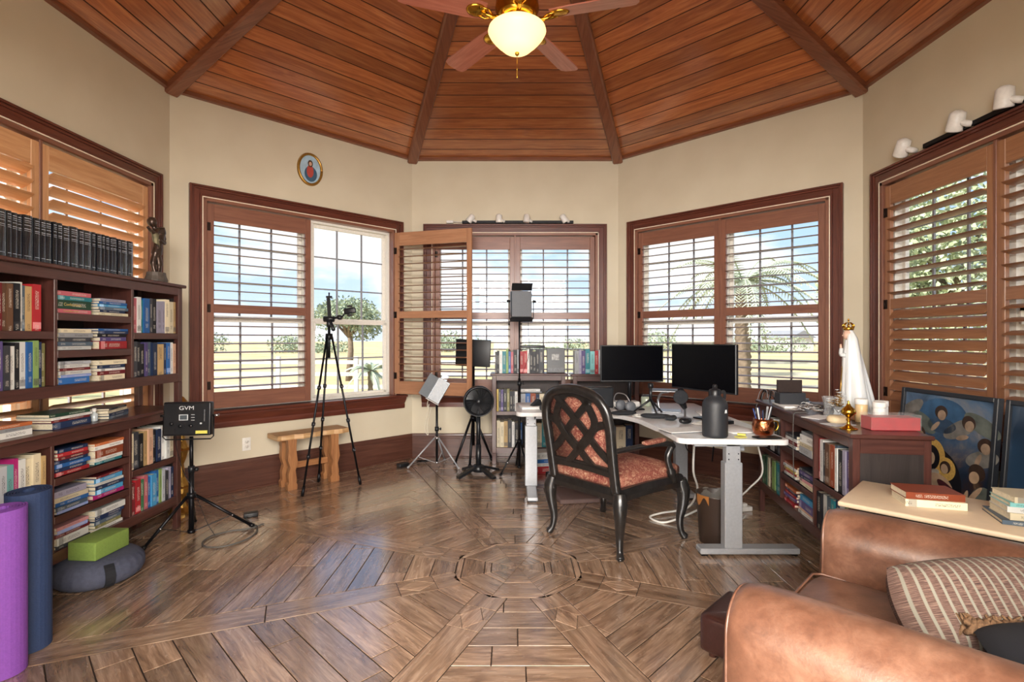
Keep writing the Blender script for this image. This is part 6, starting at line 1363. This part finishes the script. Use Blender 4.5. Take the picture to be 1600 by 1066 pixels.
# brass covered goblet
m = MB(); m.lathe([(0, 0), (.042, 0), (.043, .004), (.024, .012), (.010, .024), (.007, .040), (.012, .050), (.008, .060), (.018, .072), (.034, .084), (.036, .096), (.028, .110), (.012, .124), (.010, .132), (.004, .140), (.007, .146), (0, .152)], seg=32)
m.build('brass_goblet', M_BRASS, loc=RL(1.355, .045), label='small turned brass goblet with lid near the front corner', cat='goblet')
m = MB(); m.lathe([(0, 0), (.045, 0), (.052, .012), (.05, .03), (.04, .04), (0, .042)], seg=28); m.build('wax_candle', plain('cream_wax', '#e2cda6', .5), loc=RL(1.13, .085), label='squat cream candle behind the brass goblet', cat='candle')
m = MB(); m.lathe([(0, 0), (.055, 0), (.057, .01), (.055, .036), (0, .038)], seg=28); m.build('wooden_box', M_PINE, loc=RL(1.02, .27), label='round honey coloured wooden box behind the cream candle', cat='box')
t = NT('crystal'); t.b.inputs['Base Color'].default_value = (.93, .95, .96, 1); t.b.inputs['Roughness'].default_value = .06; t.b.inputs['Transmission Weight'].default_value = .85; t.b.inputs['IOR'].default_value = 1.3; M_CRYS = t.m
def vase(loc, s_, lab, ang=0):
    m = MB(); m.lathe([(0, 0), (.030*s_, 0), (.034*s_, .01*s_), (.030*s_, .05*s_), (.038*s_, .10*s_), (.044*s_, .12*s_), (.040*s_, .12*s_), (.034*s_, .10*s_), (.026*s_, .05*s_), (0, .012*s_)], seg=14, smooth=False); return m.build('glass_vase', M_CRYS, loc=loc, rot=ang, label=lab, cat='vase')
vase(RL(.845, .165), 1.0, 'cut glass vase standing left of the flowers', .1); 
FV = thing('flower_vase', RL(.965, .165), 0, 'glass vase of white and gold crystal flowers before the statue', 'vase'); m = MB(); m.lathe([(0, 0), (.034, 0), (.036, .01), (.022, .04), (.034, .075), (.030, .075), (0, .03)], seg=18); m.build('vase', M_CRYS, FV)
m = MB(); rs = random.Random(9)
for k in range(46):
    a = rs.uniform(0, 6.28); r_ = rs.uniform(.01, .065); z = .09+rs.uniform(0, .085)-r_*.4; p = Vector((r_*math.cos(a), r_*math.sin(a), z)); m.tube([(0, 0, .06), p], .0009, 4, mi=1)
    for j in range(5): b = 6.28*j/5; m.add([p, p+Vector((.010*math.cos(b), .010*math.sin(b), .006)), p+Vector((.013*math.cos(b+.5), .013*math.sin(b+.5), .002)), p+Vector((.010*math.cos(b+.9), .010*math.sin(b+.9), .007))], [(0, 1, 2, 3)], 0 if k % 4 else 1, False, [[(0, 0)]*4])
m.build('flowers', [M_PORC, M_GOLD], FV, fix=False)
# red box with a clear lid
RX = thing('red_box', RL(1.325, .262), RA, 'shallow red box with clear plastic lid at the near end of bookcase', 'box')
RX.rotation_euler = (0, 0, R(-6)); m = MB(); m.box(-.12, .12, -.05, .05, 0, .068, .002); m.build('tray', plain('bright_red_card', '#a8141f', .4, nscale=25, var=.15), RX)
t = NT('clear_plastic_lid'); t.b.inputs['Base Color'].default_value = (.95, .93, .93, 1); t.b.inputs['Roughness'].default_value = .08; t.b.inputs['Alpha'].default_value = .10; M_LID = t.m
m = MB(); m.box(-.123, .123, -.053, .053, .002, .084, .002); m.build('clear_lid', M_LID, RX)
M_CAPW = plain('white_ribbed_cap', '#ebe9e4', .4, nstr=0); M_AMB = plain('tan_supplement_bottle', '#d8b98a', .35, nstr=0)
for i, (x, y, r_, h, c, lab) in enumerate([(1.085, .245, .031, .135, M_AMB, 'leftmost supplement bottle, tan bodied, behind the red box'), (1.125, .330, .033, .13, M_CAPW, 'middle white supplement bottle behind the red box'), (1.185, .290, .031, .128, M_CAPW, 'rightmost white supplement bottle behind the red box')]):
    T = thing('supplement_bottle', RL(x, y-.01), 0, lab, 'bottle', 'supplement bottles behind the red box')
    m = MB(); m.lathe([(0, 0), (r_, 0), (r_, h-.035), (r_*.8, h-.028)], seg=22); m.build('body', c, T); m = MB(); m.lathe([(r_*1.02, h-.032), (r_*1.06, h-.030), (r_*1.06, h-.002), (r_*.9, h), (0, h)], seg=30); m.build('cap', M_CAPW, T)
# black card holder, papers, twig wreath, cables, clutter at the far end
CD = thing('desk_organizer', RL(.36, .105), R(-4), 'black desk organizer with dark card standing on the papers', 'organizer')
m = MB(); m.box(-.09, .09, -.045, .045, .014, .095, .003); m.build('holder', M_DGREY, CD); m = MB(); m.box(-.086, .086, .0, .02, .095, .185, .002); m.build('card', plain('dark_brown_card', '#3a302d', .25, coat=.5), CD)
def rslab(name, x, y, w_, d, h, rot, mat, label, cat, z=0, **k): a = RL(x, y, z); return slab(name, a[0], a[1], w_, d, h, rot, mat, label, cat, z=a[2], **k)
rslab('paper_stack', .40, .16, .30, .24, .0135, -8, M_PAPER, 'white papers beneath the black desk organizer', 'papers')
rslab('folder', .46, .29, .22, .10, .016, -100, plain('grey_folder', '#777b84', .5), 'grey folder behind the black desk organizer', 'folder', z=.0137)
rslab('paper_stack', .115, .22, .15, .2, .02, -20, M_PAPER, 'papers at the far end of the right bookcase', 'papers')
rslab('tablet', .17, .20, .2, .16, .010, -30, M_DGREY, 'dark tablet on the papers at the far bookcase end', 'tablet', z=.0205)
rslab('note_card', .56, .05, .10, .05, .001, -70, M_PAPER, 'small white card at the bookcase front edge', 'card', bev=0)
rslab('envelope', .93, .07, .11, .19, .003, -60, M_PAPER, 'white envelope on the bookcase top before the vases', 'envelope', bev=0)
rslab('envelope', 1.20, .06, .10, .15, .002, -75, plain('pale_grey_envelope', '#c5c6ca', .6), 'pale grey envelope beside the brass goblet', 'envelope', bev=0)
M_TWIG = plain('brown_twigs', '#6e5a4c', .8, nscale=60, var=.4)
m = MB(); rs = random.Random(15)
for k in range(90):
    a = rs.uniform(0, 6.28); r_ = .075+rs.gauss(0, .012); da = rs.uniform(.4, .9); z = .012+abs(rs.gauss(0, .010)); m.tube([(r_*math.cos(a), r_*math.sin(a)*1.5, z), ((r_+rs.gauss(0, .01))*math.cos(a+da/2), (r_+rs.gauss(0, .01))*math.sin(a+da/2)*1.5, z+.006), ((r_+rs.gauss(0, .012))*math.cos(a+da), (r_+rs.gauss(0, .012))*math.sin(a+da)*1.5, z)], .0022, 5, mi=k % 3)
m.build('twig_wreath', [M_TWIG, M_DIFF, M_PAPER], loc=RL(.66, .15), rot=R(-10), label='flat wreath of grey and brown twigs on the bookcase top', cat='wreath')
m = MB(); rs = random.Random(21)
for k in range(14):
    x0, y0 = rs.uniform(-.02, .10), rs.uniform(.02, .2); p = [RL(x0+.12, y0, .03), RL(x0+.02, y0+.02, .04+rs.random()*.04), RL(-.03-rs.random()*.05, y0, .05), RL(-.06-rs.random()*.06, y0-.02, -.05-rs.random()*.15), RL(-.05-rs.random()*.04, y0-.03, -.12-rs.random()*.25)]
    m.tube(bez(p, 5), .003, 6, mi=k % 3)
m.build('cable_bundle', [M_BLK, M_CORD, M_GREYM], label='bundle of black and grey cables draped off the far bookcase end', cat='cable')
cord([RL(.80, .06, .01), RL(.79, -.01, .006), RL(.79, -.026, -.03), RL(.79, -.027, -.25), RL(.80, -.027, -.42)], .0025, M_CORD, 'thin brown cable hanging down the front of right bookcase', 'hanging_cable')
